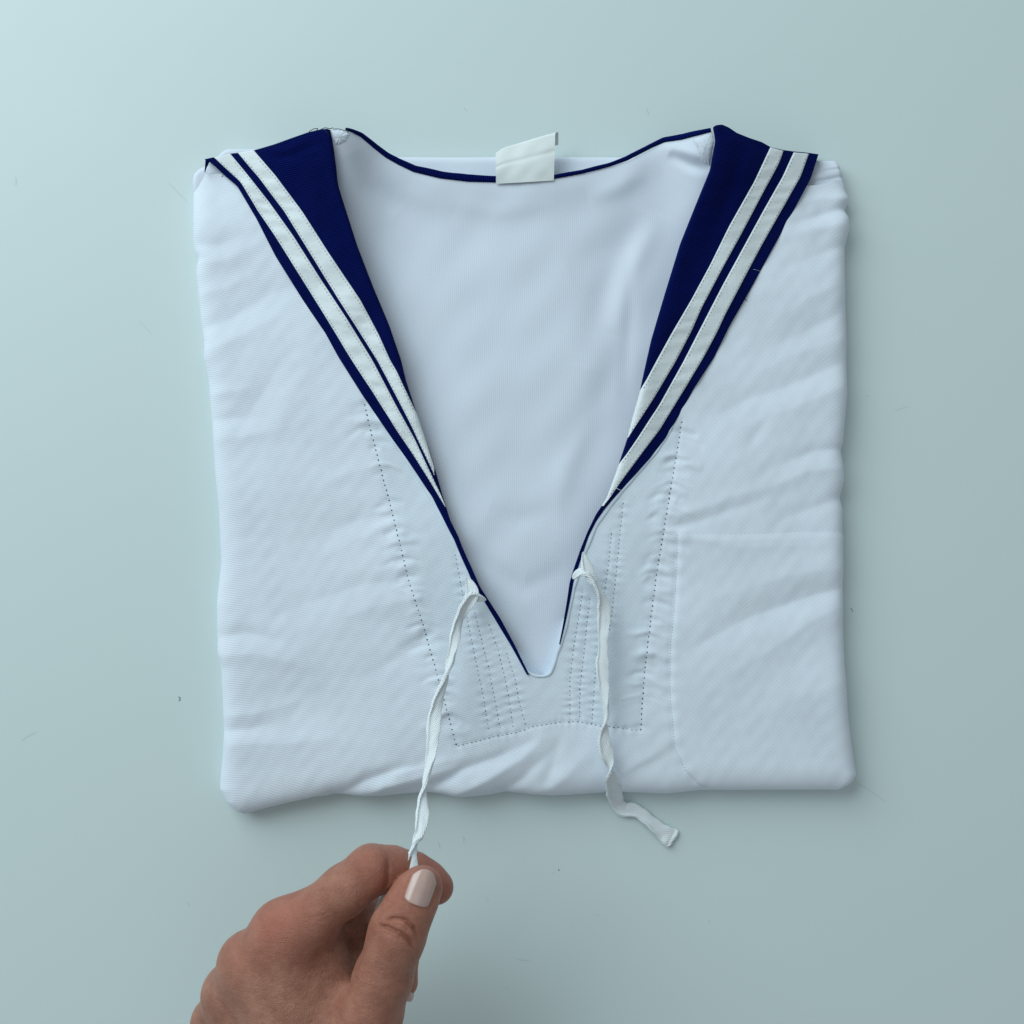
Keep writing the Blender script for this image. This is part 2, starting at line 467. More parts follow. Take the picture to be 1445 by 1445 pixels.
def F(x, y):
    """height of the folded front in mm over photo pixels"""
    x = np.asarray(x, float)
    y = np.asarray(y, float)
    d1, d2, d3 = (x - xL(y)) / 36, (xR(y) - x) / 30, (yB(x) - y) / 42
    k_ = 0.16
    d = d1
    for dd in (d2, d3):
        h = np.clip(0.5 + 0.5 * (dd - d) / k_, 0, 1)
        d = dd + (d - dd) * h - k_ * h * (1 - h) * np.clip(np.minimum(d, dd) * 4, 0, 1)
    e = rollp(np.maximum(d, 0), 1.0)
    base = H0 + 2.0 * np.exp(-((x - 740) / 420) ** 2 - ((y - 720) / 420) ** 2)
    # shoulders rise toward the neck
    base = base + 9 * np.exp(-((x - 475) / 110) ** 2 - ((y - 190) / 95) ** 2) + 9 * np.exp(-((x - 1010) / 100) ** 2 - ((y - 190) / 95) ** 2)
    base = base - 3.5 * sstep(330, 240, y) * (sstep(420, 300, x) + sstep(1080, 1180, x))
    # sinks toward the V
    w = lookup(W, x, y)
    return 1.0 + (base - 1.0) * e + w * (0.25 + 0.75 * e)


def zrefF(x, y):
    e = sstep(0, 40, np.minimum(np.minimum(x - xL(y), xR(y) - x), yB(x) - y))
    return 6 + 8 * e


def posF(x, y):
    z = F(x, y)
    p = unproj(x, y, zrefF(x, y))
    p[..., 2] = z
    return p


def conform(x, y, off, pf=posF):
    e = 0.6
    p = pf(x, y)
    a = pf(x + e, y) - pf(x - e, y)
    b_ = pf(x, y + e) - pf(x, y - e)
    n = np.cross(b_, a)
    n /= np.linalg.norm(n, axis=-1, keepdims=True) + 1e-12
    n = np.where(n[..., 2:3] < 0, -n, n)
    return p + n * off


def twill(x, y):
    """thread coordinate across the twill lines of the front"""
    # slope of the lines grows from 9 to 27 degrees across the shirt
    g = 0.16 * (x - 300) + 0.5 * 0.00040 * (x - 300) ** 2
    return y - g + 3.0 * np.sin(x / 90) + 2.5 * np.sin(y / 120 + x / 200)


# ------------------------------------------------------------------ part: folded-under layer
ytopU = yx([(274, 246), (284, 238), (300, 230), (316, 214), (322, 210), (357, 208), (420, 214), (548, 219), (640, 219.5), (760, 219), (900, 219.5), (1020, 221), (1100, 222), (1155, 226), (1176, 226), (1183, 230)], 5)
xLU = curve([(273, 240), (271, 262), (276, 300), (300, 520), (318, 900), (330, 1080)], 9)
xRU = curve([(1183, 226), (1186, 240), (1189, 252), (1194, 268), (1184, 300), (1180, 600), (1180, 900), (1180, 1080)], 9)
nu, nv = 220, 160
u = np.linspace(0, 1, nu)
u = 0.5 - 0.5 * np.cos(np.pi * u)
v = np.linspace(0, 1, nv) ** 1.8
U, V = np.meshgrid(u, v)
xa = 274 + (1183 - 274) * U
y = ytopU(xa) + (1080 - ytopU(xa)) * V
x = xLU(y) + (xRU(y) - xLU(y)) * U
e = rollp(x - xLU(y) + 0.01, 14) * rollp(xRU(y) - x + 0.01, 12) * rollp(y - ytopU(xa) + 0.01, 16)
z = 0.6 + (5.5 + 0.4 * sines(x, y, 110, 21)) * e + 2.6 * sstep(1100, 1150, x) * sstep(330, 260, y) * e + 3.0 * sstep(380, 320, x) * sstep(320, 250, y) * e
# hem of the sleeve at the upper right
dh, _ = seg_dist(x, y, [(1130, 262), (1160, 258), (1192, 251)])
dh2, _ = seg_dist(x, y, [(1130, 249), (1160, 245), (1188, 240)])
z = z - 0.9 * np.exp(-(dh / 2.0) ** 2) - 0.5 * np.exp(-(dh2 / 1.6) ** 2) + 0.6 * np.exp(-((dh + dh2 - 13) / 9) ** 2)
dh, _ = seg_dist(x, y, [(280, 276), (292, 265), (318, 256)])
z = z - 0.8 * np.exp(-(dh / 2.0) ** 2)
p = unproj(x, y, 5.0)
p[..., 2] = z
under = grid_obj('folded_under_layer', p, M_back, shirt, {'ga': x, 'gb': y})

# ------------------------------------------------------------------ part: back panel seen through the neck opening
yN = yx([(400, 212), (470, 184), (482, 183), (494, 186), (509, 193), (529, 210), (546, 223), (564, 233), (585, 243), (622, 252), (660, 256.5), (700, 257.5), (740, 256),
         (782, 252.5), (822, 245.5), (860, 235.5), (884, 227), (919, 209), (937, 201), (962, 197.5), (990, 190), (1005, 186), (1080, 212)], 7)


def Bz(x, y):
    z = 8.5 + 0.35 * sines(x, y, 170, 31) + 0.18 * sines(x, y, 70, 32)
    z = z + 15 * np.exp(-(np.maximum(x - 478, 0) / 48) ** 2 - (np.maximum(y - 190, 0) / 110) ** 2) * (x < 740)
    z = z + 15 * np.exp(-(np.minimum(x - 1003, 0) / 48) ** 2 - (np.maximum(y - 190, 0) / 110) ** 2) * (x >= 740)
    z = z + 3.2 * np.exp(-((y - yN(x)) / 40) ** 2)
    z = z - 3.5 * sstep(880, 960, y) * 0 + 2.0 * np.exp(-((x - 740) / 150) ** 2 - ((y - 520) / 260) ** 2)
    for pts, w, a in [([(945, 215), (975, 232), (1002, 240)], 9, -2.2), ([(930, 205), (965, 215), (1000, 226)], 9, 1.2),
                      ([(905, 300), (880, 350), (850, 420), (830, 520)], 22, -1.3), ([(960, 260), (920, 310), (880, 340), (800, 380)], 26, -1.0), ([(930, 300), (890, 380), (865, 470)], 16, 1.2),
                      ([(885, 340), (889, 440), (880, 580)], 11, -0.6), ([(500, 215), (520, 260), (560, 300)], 16, -1.2), ([(530, 225), (570, 270), (640, 300)], 18, 0.7),
                      ([(875, 400), (862, 520), (838, 600), (810, 680)], 20, -0.8), ([(855, 560), (800, 660), (780, 740)], 16, 0.7),
                      ([(690, 720), (730, 735), (790, 715)], 16, -0.6), ([(650, 770), (740, 830), (800, 800)], 14, -0.7), ([(600, 560), (640, 640), (690, 730)], 20, -0.5),
                      ([(620, 280), (700, 300), (790, 285)], 14, 0.5), ([(830, 280), (870, 265), (910, 240)], 14, 0.9)]:
        d, al = seg_dist(x, y, pts)
        L = sum(math.dist(p_, q_) for p_, q_ in zip(pts[:-1], pts[1:]))
        z = z + a * np.exp(-(d / w) ** 2) * np.sin(np.pi * np.clip(al / L, 0, 1)) ** 0.8
    return z


nu, nv = 260, 330
u = np.linspace(0, 1, nu)
v = np.linspace(0, 1, nv)
U, V = np.meshgrid(u, v)
xtop = 467 + (1008 - 467) * U
y = yN(xtop) + (1000 - yN(xtop)) * V
xl = LI(np.clip(y, 183, 953)) - 1 - 13 * sstep(190, 270, y)
xr = RI(np.clip(y, 178, 910)) + 12 * sstep(185, 260, y) + 2
x = xl + (xr - xl) * U
z = Bz(x, y)
p = unproj(x, y, z)
back = grid_obj('back_panel', p, M_back, shirt, {'ga': x + 3 * np.sin(y / 140), 'gb': y})

# rim that turns the neckline down behind, so the edge has depth
xe = np.linspace(476, 1004, 200)
ye = yN(xe)
rim = []
for dy, dz in [(0, 0.0), (-0.9, -0.5), (-1.0, -2.0), (-0.5, -5.5)]:
    zz = Bz(xe, ye) + dz
    rim.append(unproj(xe, ye + dy, zz))
grid_obj('neckline_edge', np.array(rim), M_back, back, {'ga': np.tile(xe, 4), 'gb': np.tile(ye, 4)}, flip=True)

# navy binding: a thin rounded band standing behind the neckline
def band(name, xs, ys, zs, wpx, thick, mat, parent, ang0=0.0):
    """flat rounded tube along photo points; wpx across the path in the picture, thick in mm"""
    c = unproj(xs, ys, zs)
    n = len(c)
    t = np.gradient(c, axis=0)
    t /= np.linalg.norm(t, axis=1, keepdims=True) + 1e-12
    upv = np.array([0, 0, 1.0])
    side = np.cross(t, upv)
    side /= np.linalg.norm(side, axis=1, keepdims=True) + 1e-12
    nor = np.cross(side, t)
    K = 10
    out = np.zeros((n, K, 3))
    wpx = np.broadcast_to(wpx, (n,))
    for k in range(K):
        a = math.tau * k / K
        out[:, k] = c + side * (math.cos(a) * wpx * S / 2)[:, None] + nor * (math.sin(a) * thick / 2)
    al = np.cumsum(np.r_[0, np.linalg.norm(np.diff(c, axis=0), axis=1)]) / S
    return grid_obj(name, out, mat, parent, {'ga': np.repeat(al, K), 'gb': np.tile(np.arange(K) * 1.2, n)}, flip=True, wrap=True)


xb = np.linspace(488, 1003, 260)
wb_ = np.interp(xb, [488, 500, 540, 600, 650, 700, 780, 850, 920, 960, 1003], [4, 5.5, 7.5, 9.5, 10, 8.5, 5.6, 5.6, 6.2, 8.0, 6])
wb_ = wb_ + 0.35 * np.sin(xb / 9.0) * np.sin(xb / 37)
band('neck_binding', xb, yN(xb) - wb_ * 0.5 - 0.3, Bz(xb, yN(xb)) + 0.25, wb_ * 1.05, 1.6, M_navy, back)

# ------------------------------------------------------------------ part: front panel (one sheet with the V opening)
VL = curve([(400, 180), (440, 260), (520, 480), (590, 640), (625, 728), (648, 775), (668, 818), (700, 868), (724, 910), (745, 946), (748, 950), (754, 953.5), (763, 956.5)], 3)
VR = curve([(1070, 180), (1040, 260), (960, 480), (900, 600), (860, 700), (838, 735), (822, 775), (808, 818), (800, 860), (791, 900), (783, 934), (779, 946), (777, 950), (772, 953.5), (763, 956.5)], 3)
ytL = yx([(273, 256), (285, 247), (300, 242), (330, 236), (345, 226), (370, 214), (400, 204)], 5)
ytR = yx([(1070, 210), (1095, 222), (1130, 250), (1150, 260), (1189, 254)], 5)


def front_half(left):
    nu, nv = 230, 400
    u = np.linspace(0, 1, nu) ** 1.7
    v = np.linspace(0, 1, nv)
    v = 1 - (1 - v) ** 1.35
    U, V = np.meshgrid(u, v)
    if left:
        xt = 273 + (400 - 273) * U
        xbm = 346 + (763 - 346) * U
        y0 = ytL(xt)
        y1 = yB(xbm) - 0.02
        y = y0 + (y1 - y0) * V
        x = xL(y) + 0.02 + (np.where(y > 956.5, 763, VL(np.clip(y, 180, 956.5))) - xL(y) - 0.02) * U
    else:
        xt = 1189 + (1070 - 1189) * U
        xbm = 1174 + (763 - 1174) * U
        y0 = ytR(xt)
        y1 = yB(xbm) - 0.02
        y = y0 + (y1 - y0) * V
        x = xR(y) - 0.02 + (np.where(y > 956.5, 763, VR(np.clip(y, 180, 956.5))) - xR(y) + 0.02) * U
    return x, y


xfl = curve(stitch_lines['facing_left'], 9)
xfr = curve(stitch_lines['facing_right'], 9)
yfb = yx(stitch_lines['facing_bottom'], 9)
verts, faces, ga, gb, fac = [], [], [], [], []
off = 0
for left in (True, False):
    x, y = front_half(left)
    p = posF(x, y)
    # front edge along the V drops onto the back panel
    nr, nc = x.shape
    xx = x[:, -1]
    yy = y[:, -1]
    edge = posF(xx, yy)
    m = yy < 956.3
    ew = edge.copy()
    ew[:, 2] = np.where(m, np.minimum(edge[:, 2], Bz(xx, yy) - 0.5), edge[:, 2])
    # outer rim to the table
    rimp = p[:, 0].copy()
    rimp[:, 2] = 0.3
    p = np.concatenate([rimp[:, None], p, ew[:, None]], 1)
    x = np.concatenate([x[:, :1], x, x[:, -1:]], 1)
    y = np.concatenate([y[:, :1], y, y[:, -1:] + 3], 1)
    br = p[-1:].copy()
    br[..., 2] = 0.3
    p = np.concatenate([p, br], 0)
    x = np.concatenate([x, x[-1:]], 0)
    y = np.concatenate([y, y[-1:] + 5], 0)
    nr, nc = x.shape
    verts.append(p.reshape(-1, 3))
    faces.append(grid_faces(nr, nc, flip=not left) + off)
    off += nr * nc
    ga.append(twill(x, y).ravel())
    gb.append(x.ravel())
    fac.append((sstep(-1.5, 1.5, x - xfl(y)) * sstep(-1.5, 1.5, xfr(y) - x) * sstep(-1.5, 1.5, yfb(x) - y)).ravel())
front = link('front_panel', np.concatenate(verts), np.concatenate(faces), M_front, shirt, True,
             {'ga': np.concatenate(ga), 'gb': np.concatenate(gb), 'facing': np.concatenate(fac)})
import bmesh
bm = bmesh.new()
bm.from_mesh(front.data)
bmesh.ops.remove_doubles(bm, verts=[v_ for v_ in bm.verts if abs(v_.co.x - float(unproj(763, 1000, 14)[0]) / 1000) < 0.0004], dist=0.00002)
bm.to_mesh(front.data)
bm.free()

# sub-part: chest pocket, a second layer on the right of the front
pk = curve([(a, b) for a, b in pocket_seam[:6]] + [(967, 1086), (984, 1104), (1010, 1112)], 9)
nu, nv = 130, 160
U, V = np.meshgrid(np.linspace(0, 1, nu) ** 0.8, np.linspace(0, 1, nv))
y = 752 + (1111.5 - 752) * V + 2.0 * np.sin(U * 5) * (1 - V)
x = pk(np.clip(y, 752, 1111)) + (xR(y) - 0.6 - pk(np.clip(y, 752, 1111))) * U
off_ = 0.42 * np.minimum(1, 0.10 + np.minimum(U * nu / 3.0, V * nv / 4.0))
p = posF(x, y)
e = 0.5
nrm = np.cross(posF(x, y + e) - posF(x, y - e), posF(x + e, y) - posF(x - e, y))
nrm /= np.linalg.norm(nrm, axis=-1, keepdims=True) + 1e-12
p = p + nrm * np.where(nrm[..., 2:3] < 0, -1, 1) * off_[..., None]
grid_obj('chest_pocket', p, M_front, front, {'ga': twill(x, y) + 1.3, 'gb': x})


def resample(pts, step):
    P = np.array(pts, float)
    d = np.r_[0, np.cumsum(np.hypot(*np.diff(P, axis=0).T))]
    s = np.arange(step * 0.5, d[-1], step)
    X, Y = np.interp(s, d, P[:, 0]), np.interp(s, d, P[:, 1])
    T = np.stack([np.interp(s + 1, d, P[:, 0]) - np.interp(s - 1, d, P[:, 0]), np.interp(s + 1, d, P[:, 1]) - np.interp(s - 1, d, P[:, 1])], -1)
    T /= np.linalg.norm(T, axis=1, keepdims=True) + 1e-9
    return X, Y, T


def stitches(name, pts, step, la, wa, pf, mat, parent, off=0.10, jit=0.25, seed=0, low=-0.03):
    """small raised beads along a seam, all in one mesh (too small to pick apart)"""
    r = np.random.RandomState(seed)
    X, Y, T = resample(pts, step)
    X = X + r.uniform(-jit, jit, len(X))
    Y = Y + r.uniform(-jit, jit, len(X))
    K = 8
    n = len(X)
    l_ = (la * r.uniform(0.7, 1.25, n))[:, None]
    w_ = (wa * r.uniform(0.8, 1.2, n))[:, None]
    an = (math.tau * np.arange(K) / K)[None]
    rx = X[:, None] + T[:, :1] * np.cos(an) * l_ / 2 - T[:, 1:] * np.sin(an) * w_ / 2
    ry = Y[:, None] + T[:, 1:] * np.cos(an) * l_ / 2 + T[:, :1] * np.sin(an) * w_ / 2
    lo_ = conform(rx, ry, low, pf)
    top_ = conform(X, Y, off, pf)[:, None]
    vs_ = np.concatenate([lo_, top_], 1).reshape(-1, 3)
    fs_ = [(o + k, o + (k + 1) % K, o + K) for o in range(0, n * (K + 1), K + 1) for k in range(K)]
    ob = link(name, vs_, fs_, mat, parent, True)
    ob['kind'] = 'stuff'
    return ob


for i, (k, pts) in enumerate(stitch_lines.items()):
    big = k in ('facing_left', 'facing_right')
    stitches('stitching', pts, 7.3 if big else 6.4, 2.5 if big else 2.4, 2.0 if big else 1.5, posF, M_hole if big else plain('seam_stitch_' + k, (0.22, 0.29, 0.33)), front, 0.24, 0.3, i, 0.12)
stitches('stitching', pocket_seam, 4.2, 2.6, 1.0, posF, M_thread, front, 0.5, 0.3, 60, 0.3)

# ------------------------------------------------------------------ parts: sailor collar, two flaps
FOLDS = {1: [([(372, 214), (405, 212), (440, 192)], 6, 0.9), ([(385, 222), (415, 222), (448, 203)], 5, -0.8), ([(398, 228), (430, 216), (455, 212)], 5, 0.6),
             ([(445, 200), (458, 250), (478, 310), (505, 380)], 12, -1.0), ([(425, 250), (455, 320), (500, 400)], 16, 0.9), ([(505, 400), (535, 460), (560, 530)], 10, -0.5)],
         -1: [([(1012, 190), (1020, 240), (1000, 300)], 14, 0.8), ([(1040, 200), (1035, 260), (1005, 330), (975, 400)], 14, -1.0), ([(1060, 215), (1045, 270), (1015, 330)], 10, 0.6),
              ([(965, 400), (945, 450), (925, 510)], 10, 0.5), ([(1020, 180), (1050, 205), (1080, 225)], 6, 0.5)]}


def make_collar(O, I, S4, ytop_pts, y_end, zin, zout_top, sgn, seed):
    """sgn +1: outer edge on the left of the picture"""
    xt = [a for a, b in ytop_pts]
    yt = [b for a, b in ytop_pts]
    ytf = yx(ytop_pts, 5) if True else None

    def Z(x, y):
        yo = np.clip(y, -1e9, y_end)
        o, i_ = O(yo), I(yo)
        wid = np.maximum(np.abs(i_ - o), 0.5)
        t = np.clip((x - o) / (i_ - o + 1e-6 * sgn), 0, 1)
        zo = np.maximum(F(o, yo), 8) + 0.9
        zo = np.where(yo < 300, zo + zout_top * sstep(300, 225, yo), zo)
        zi = np.interp(yo, *zin)
        zi = np.where(yo > 640, zi * (1 - sstep(640, 740, yo)) + (F(o, yo) + 1.4) * sstep(640, 740, yo), zi)
        z = zo + (zi - zo) * (t ** 1.15)
        # rolled inner edge and soft outer edge
        r = np.minimum(13.0, wid * 0.45)
        di = (1 - t) * wid
        z = z - np.minimum(4.2, r * S * 0.9) * (1 - rollp(di, r))
        z = z - 0.5 * (1 - rollp(t * wid, np.minimum(3.0, wid * 0.3)))
        # soft unevenness of the cloth
        z = z + (0.5 * sines(x, y, 90, seed) + 0.16 * sines(x, y, 34, seed + 1)) * np.minimum(1, wid / 60)
        for pts_, w_, a_ in FOLDS[sgn]:
            d_, al_ = seg_dist(x, y, pts_)
            L_ = sum(math.dist(p_, q_) for p_, q_ in zip(pts_[:-1], pts_[1:]))
            z = z + a_ * np.exp(-(d_ / w_) ** 2) * np.sin(np.pi * np.clip(0.08 + 0.84 * al_ / L_, 0, 1))
        return z

    def pf(x, y):
        return unproj(x, y, Z(x, y))

    nu, nv = 90, 420
    u = np.linspace(0, 1, nu)
    u = 0.5 - 0.5 * np.cos(np.pi * u)
    V = np.linspace(0, 1, nv)[:, None] * np.ones((1, nu))
    U = np.ones((nv, 1)) * u[None]
    xa = xt[0] + (xt[-1] - xt[0]) * U
    y = ytf(xa) + (y_end - ytf(xa)) * V
    x = O(y) + (I(y) - O(y)) * U
    p = pf(x, y)
    zz = p[..., 2]
    # walls: outer edge down to the front, inner roll down to the back, top edge over the shoulder
    ow = [unproj(x[:, 0], y[:, 0], zz[:, 0] - 0.5), unproj(x[:, 0] + sgn * 0.8, y[:, 0], zz[:, 0] - 1.3)]
    iw = [unproj(x[:, -1] + sgn * 0.3, y[:, -1], zz[:, -1] - 1.2), unproj(x[:, -1], y[:, -1], np.minimum(zz[:, -1] - 2, Bz(x[:, -1], y[:, -1]) - 0.6))]
    p2 = np.concatenate([ow[1][:, None], ow[0][:, None], p, iw[0][:, None], iw[1][:, None]], 1)
    xg = np.concatenate([x[:, :1], x[:, :1], x, x[:, -1:], x[:, -1:]], 1)
    yg = np.concatenate([y[:, :1], y[:, :1], y, y[:, -1:], y[:, -1:]], 1)
    tops = []
    for dz, dy in [(12, 1.0), (5, 0.2), (1.2, -0.4)]:
        r_ = unproj(xg[0], yg[0] + dy, np.maximum(p2[0, :, 2] - dz, 3))
        tops.append(r_[None])
    p3 = np.concatenate(tops + [p2], 0)
    xg = np.concatenate([xg[:1]] * 3 + [xg], 0)
    yg = np.concatenate([yg[:1] - 9, yg[:1] - 5, yg[:1] - 2, yg], 0)
    col = grid_obj('sailor_collar', p3, M_navy, shirt, {'ga': xg * 0.2 + yg, 'gb': xg}, flip=(sgn < 0))
    # white tapes
    for q, (a, b_) in enumerate([(S4[0], S4[1]), (S4[2], S4[3])]):
        y0 = [[222, 217], [216, 212]][q] if sgn > 0 else [[217, 215], [213, 208]][q]
        ns, nt_ = 300, 10
        Vv = np.linspace(0, 1, ns)[:, None]
        Tt = np.linspace(0, 1, nt_)[None]
        ytop_r = y0[0] + (y0[1] - y0[0]) * Tt + 0.2
        # the tape ends where it slips under the rolled edge
        yy = np.linspace(300, y_end, 1200)
        gap = (I(yy) - a(yy)) * sgn
        k = np.where(gap < 1.2)[0]
        ye = min(yy[k[0]] if len(k) else y_end, [[715, 670], [714, 628]][0 if sgn > 0 else 1][q])
        Y = ytop_r + (ye - ytop_r) * Vv
        xa_, xb_ = a(Y), b_(Y)
        lim = I(Y) - sgn * 0.6
        xb_ = np.minimum(xb_, lim) if sgn > 0 else np.maximum(xb_, lim)
        X = xa_ + (xb_ - xa_) * Tt
        base = conform(X, Y, 0.36, pf)
        lowa = conform(X[:, :1], Y[:, :1], -0.1, pf)
        lowb = conform(X[:, -1:], Y[:, -1:], -0.1, pf)
        # little puckers of the sewn tape
        base[..., 2] += 0.06 * sines(X, Y, 7.5, seed + 7 + q) * np.sin(np.pi * Tt) + 0.18 * np.sin(Y / 3.1 + 2 * np.sin(Y / 23) + q) * np.sin(np.pi * Tt) * (0.5 + 0.5 * np.sin(Y / 37.0 + q))
        P_ = np.concatenate([lowa, base, lowb], 1)
        Xg = np.concatenate([X[:, :1], X, X[:, -1:]], 1)
        Yg = np.concatenate([Y[:, :1], Y, Y[:, -1:]], 1)
        toprow = P_[:1].copy()
        toprow[..., 2] -= 2.0
        toprow[..., 1] -= 0.1
        P_ = np.concatenate([toprow, P_], 0)
        Xg = np.concatenate([Xg[:1], Xg], 0)
        Yg = np.concatenate([Yg[:1] - 4, Yg], 0)
        grid_obj('white_stripe', P_, M_tape, col, {'ga': Xg * 0.5 + Yg, 'gb': Xg - 0.5 * Yg}, flip=(sgn < 0))
        # two rows of stitches on the tape
        for fr in (0.10, 0.88):
            yy = np.arange(y0[0] + 6, ye - 6, 4.0)
            xx = a(yy) + (b_(yy) - a(yy)) * fr
            ok = (I(yy) - xx) * sgn > 3.0
            if ok.sum() > 4:
                stitches('stitching', list(zip(xx[ok], yy[ok])), 5.2, 2.6, 1.15, lambda X_, Y_: conform(X_, Y_, 0.44, pf), M_tapestitch, col, 0.08, 0.2, seed + q)
    return col, Z, pf


topL = [(289, 225), (302, 222), (325, 217), (336, 216), (358, 212), (385, 204), (410, 195), (434, 187), (452, 183), (462, 182), (466, 184)]
topR = [(1006, 180), (1010, 177), (1019, 176), (1028, 180), (1039, 188), (1056, 195), (1074, 201), (1087, 208), (1105, 212), (1120, 214), (1141, 216), (1155, 218)]
colL, ZL, pfL = make_collar(LO, LI, LS, topL, 952, ([180, 230, 300, 420, 560, 650, 950], [30, 29, 25.5, 22, 20, 18, 16]), 1.5, 1, 51)
colR, ZR, pfR = make_collar(RO, RI, RS, topR[::-1], 909, ([176, 230, 300, 420, 560, 650, 910], [30, 29, 25.5, 22, 20, 18, 16]), 1.5, -1, 61)

# white folded edge of the opening that shows outside the navy edge
def white_edge(path):
    """path: (px, py, width px) along the edge"""
    Q = np.array(path, float)
    d = np.r_[0, np.cumsum(np.hypot(*np.diff(Q[:, :2], axis=0).T))]
    t = np.arange(0, d[-1], 2.0)
    xs, ys, w = [np.interp(t, d, Q[:, k]) for k in range(3)]
    for _ in range(3):
        xs[1:-1] = (xs[:-2] + 2 * xs[1:-1] + xs[2:]) / 4
        ys[1:-1] = (ys[:-2] + 2 * ys[1:-1] + ys[2:]) / 4
    zs = F(xs, ys) + 0.1 + 0.1 * np.sin(t / 7) * np.sin(t / 19) - 1.6 * (1 - sstep(0, 46, np.minimum(t, t[-1] - t)))
    band('opening_edge', xs, ys, zs, w + 0.5 * np.sin(t / 5.0) * np.sin(t / 23), 0.9, M_edge, front)


pathL = [(float(LO(yy_)) - off__, yy_, w__) for yy_, off__, w__ in [(556, -2.5, 3), (585, 0.2, 5), (640, 0.6, 5.5), (700, 1.0, 6), (760, 1.2, 6), (800, 1.0, 5.5), (850, 0.6, 4.5), (900, 0.4, 4), (945, 0.2, 4)]]
pathR = [(float(RO(yy_)) + off__, yy_, w__) for yy_, off__, w__ in [(566, -4.0, 1.0), (596, -1.2, 2.0), (618, 0.8, 3.5), (640, 1.4, 4.5), (700, 1.2, 6.5), (740, 1.8, 7), (780, 1.6, 6.5), (830, 1.4, 6), (880, 1.6, 5.5), (908, 1.4, 5)]]
bottomV = [(748, 950, 4), (753, 953.5, 4), (763, 954.5, 4), (772, 953.5, 4), (777, 950, 4.5), (783, 934, 5), (787, 919, 5)]
white_edge(pathL + bottomV + pathR[::-1])

# navy underside of the collar hanging at its outer corner
tri = unproj([288.5, 290, 296, 291], [243, 225, 226, 236], [12, 16.5, 17, 13])
link('collar_corner', list(tri) + list(tri - np.array([0, 0, 0.8])), [(0, 1, 2, 3), (7, 6, 5, 4), (0, 4, 5, 1), (1, 5, 6, 2), (2, 6, 7, 3), (3, 7, 4, 0)], M_navy, colL, False)

# frayed seam allowances inside both neck corners
def frayed(name, pts, zoff, seed):
    r = np.random.RandomState(seed)
    X = np.array([a for a, b_ in pts], float)
    Y = np.array([b_ for a, b_ in pts], float)
    c = np.array([X.mean(), Y.mean()])
    vs_, fs_ = [], []
    n = 40
    t = np.linspace(0, len(pts), n, endpoint=False)
    Xr = np.interp(t, np.arange(len(pts) + 1), np.r_[X, X[0]]) + r.uniform(-0.9, 0.9, n)
    Yr = np.interp(t, np.arange(len(pts) + 1), np.r_[Y, Y[0]]) + r.uniform(-0.9, 0.9, n)
    for s_, dz in [(1.0, 0.15), (0.93, zoff), (0.5, zoff + 0.25), (0.02, zoff + 0.15)]:
        xx, yy = c[0] + (Xr - c[0]) * s_, c[1] + (Yr - c[1]) * s_
        vs_.append(unproj(xx, yy, Bz(xx, yy) + dz + r.uniform(-0.12, 0.12, n)))
    P_ = np.array(vs_)
    return grid_obj(name, P_, M_back, back, {'ga': np.tile(Xr, 4), 'gb': np.tile(Yr, 4)}, wrap=True)


frayed('frayed_seam', [(977, 198), (990, 192), (1005, 186), (1007, 200), (1004, 218), (1001, 234), (992, 228), (986, 214)], 0.35, 3)
frayed('frayed_seam', [(467, 185), (482, 184), (493, 188), (489, 198), (480, 202), (474, 204), (470, 196)], 0.3, 4)


def wire(name, pts, rad, mat, parent):
    """loose thread: pts (px, py, z mm)"""
    P = np.array(pts, float)
    s = np.linspace(0, len(P) - 1, 6 * len(P))
    Q = np.stack([np.interp(s, np.arange(len(P)), P[:, k]) for k in range(3)], -1)
    for _ in range(4):
        Q[1:-1] = (Q[:-2] + 2 * Q[1:-1] + Q[2:]) / 4
    c = unproj(Q[:, 0], Q[:, 1], Q[:, 2])
    t = np.gradient(c, axis=0)
    t /= np.linalg.norm(t, axis=1, keepdims=True) + 1e-9
    a = np.cross(t, [0.31, 0.2, 0.93])
    a /= np.linalg.norm(a, axis=1, keepdims=True) + 1e-9
    b_ = np.cross(t, a)
    out = np.stack([c + rad * (a * math.cos(q) + b_ * math.sin(q)) for q in np.arange(5) * math.tau / 5], 1)
    return grid_obj(name, out, mat, parent, None, wrap=True)


for pts in [[(984, 206, 29), (988, 214, 30), (992, 219, 30), (990, 227, 29)], [(978, 197, 29), (984, 203, 30), (985, 209, 29)], [(986, 212, 29), (995, 214, 31), (999, 222, 30)],
            [(989, 228, 29), (993, 222, 30), (996, 228, 29)], [(476, 190, 31), (482, 196, 31), (488, 192, 31)]]:
    wire('loose_thread', pts, 0.12, M_thread, back)
for pts in [[(436, 186, 31), (442, 182, 33), (449, 181, 33), (446, 185, 32)], [(452, 183, 33), (459, 180, 34), (466, 182, 33), (470, 180, 33)], [(470, 182, 33), (478, 182, 32), (486, 184, 31)],
            [(486, 184, 31), (492, 183, 31), (491, 187, 30)], [(458, 184, 33), (462, 187, 34), (464, 191, 33)]]:
    wire('loose_thread', pts, 0.16, M_darkthread, colL)
wire('loose_thread', [(314, 246, 17), (315, 248, 17), (313, 250, 16)], 0.15, M_darkthread, colL)
wire('loose_thread', [(1051, 421, 20), (1053, 424, 19), (1055, 425, 19)], 0.15, M_darkthread, colR)
wire('loose_thread', [(1063, 380, 23), (1068, 381, 23), (1073, 383, 22)], 0.05, M_thread, colR)
wire('loose_thread', [(866, 687, 22.5), (872, 690, 23), (878, 693, 22)], 0.12, M_thread, colR)

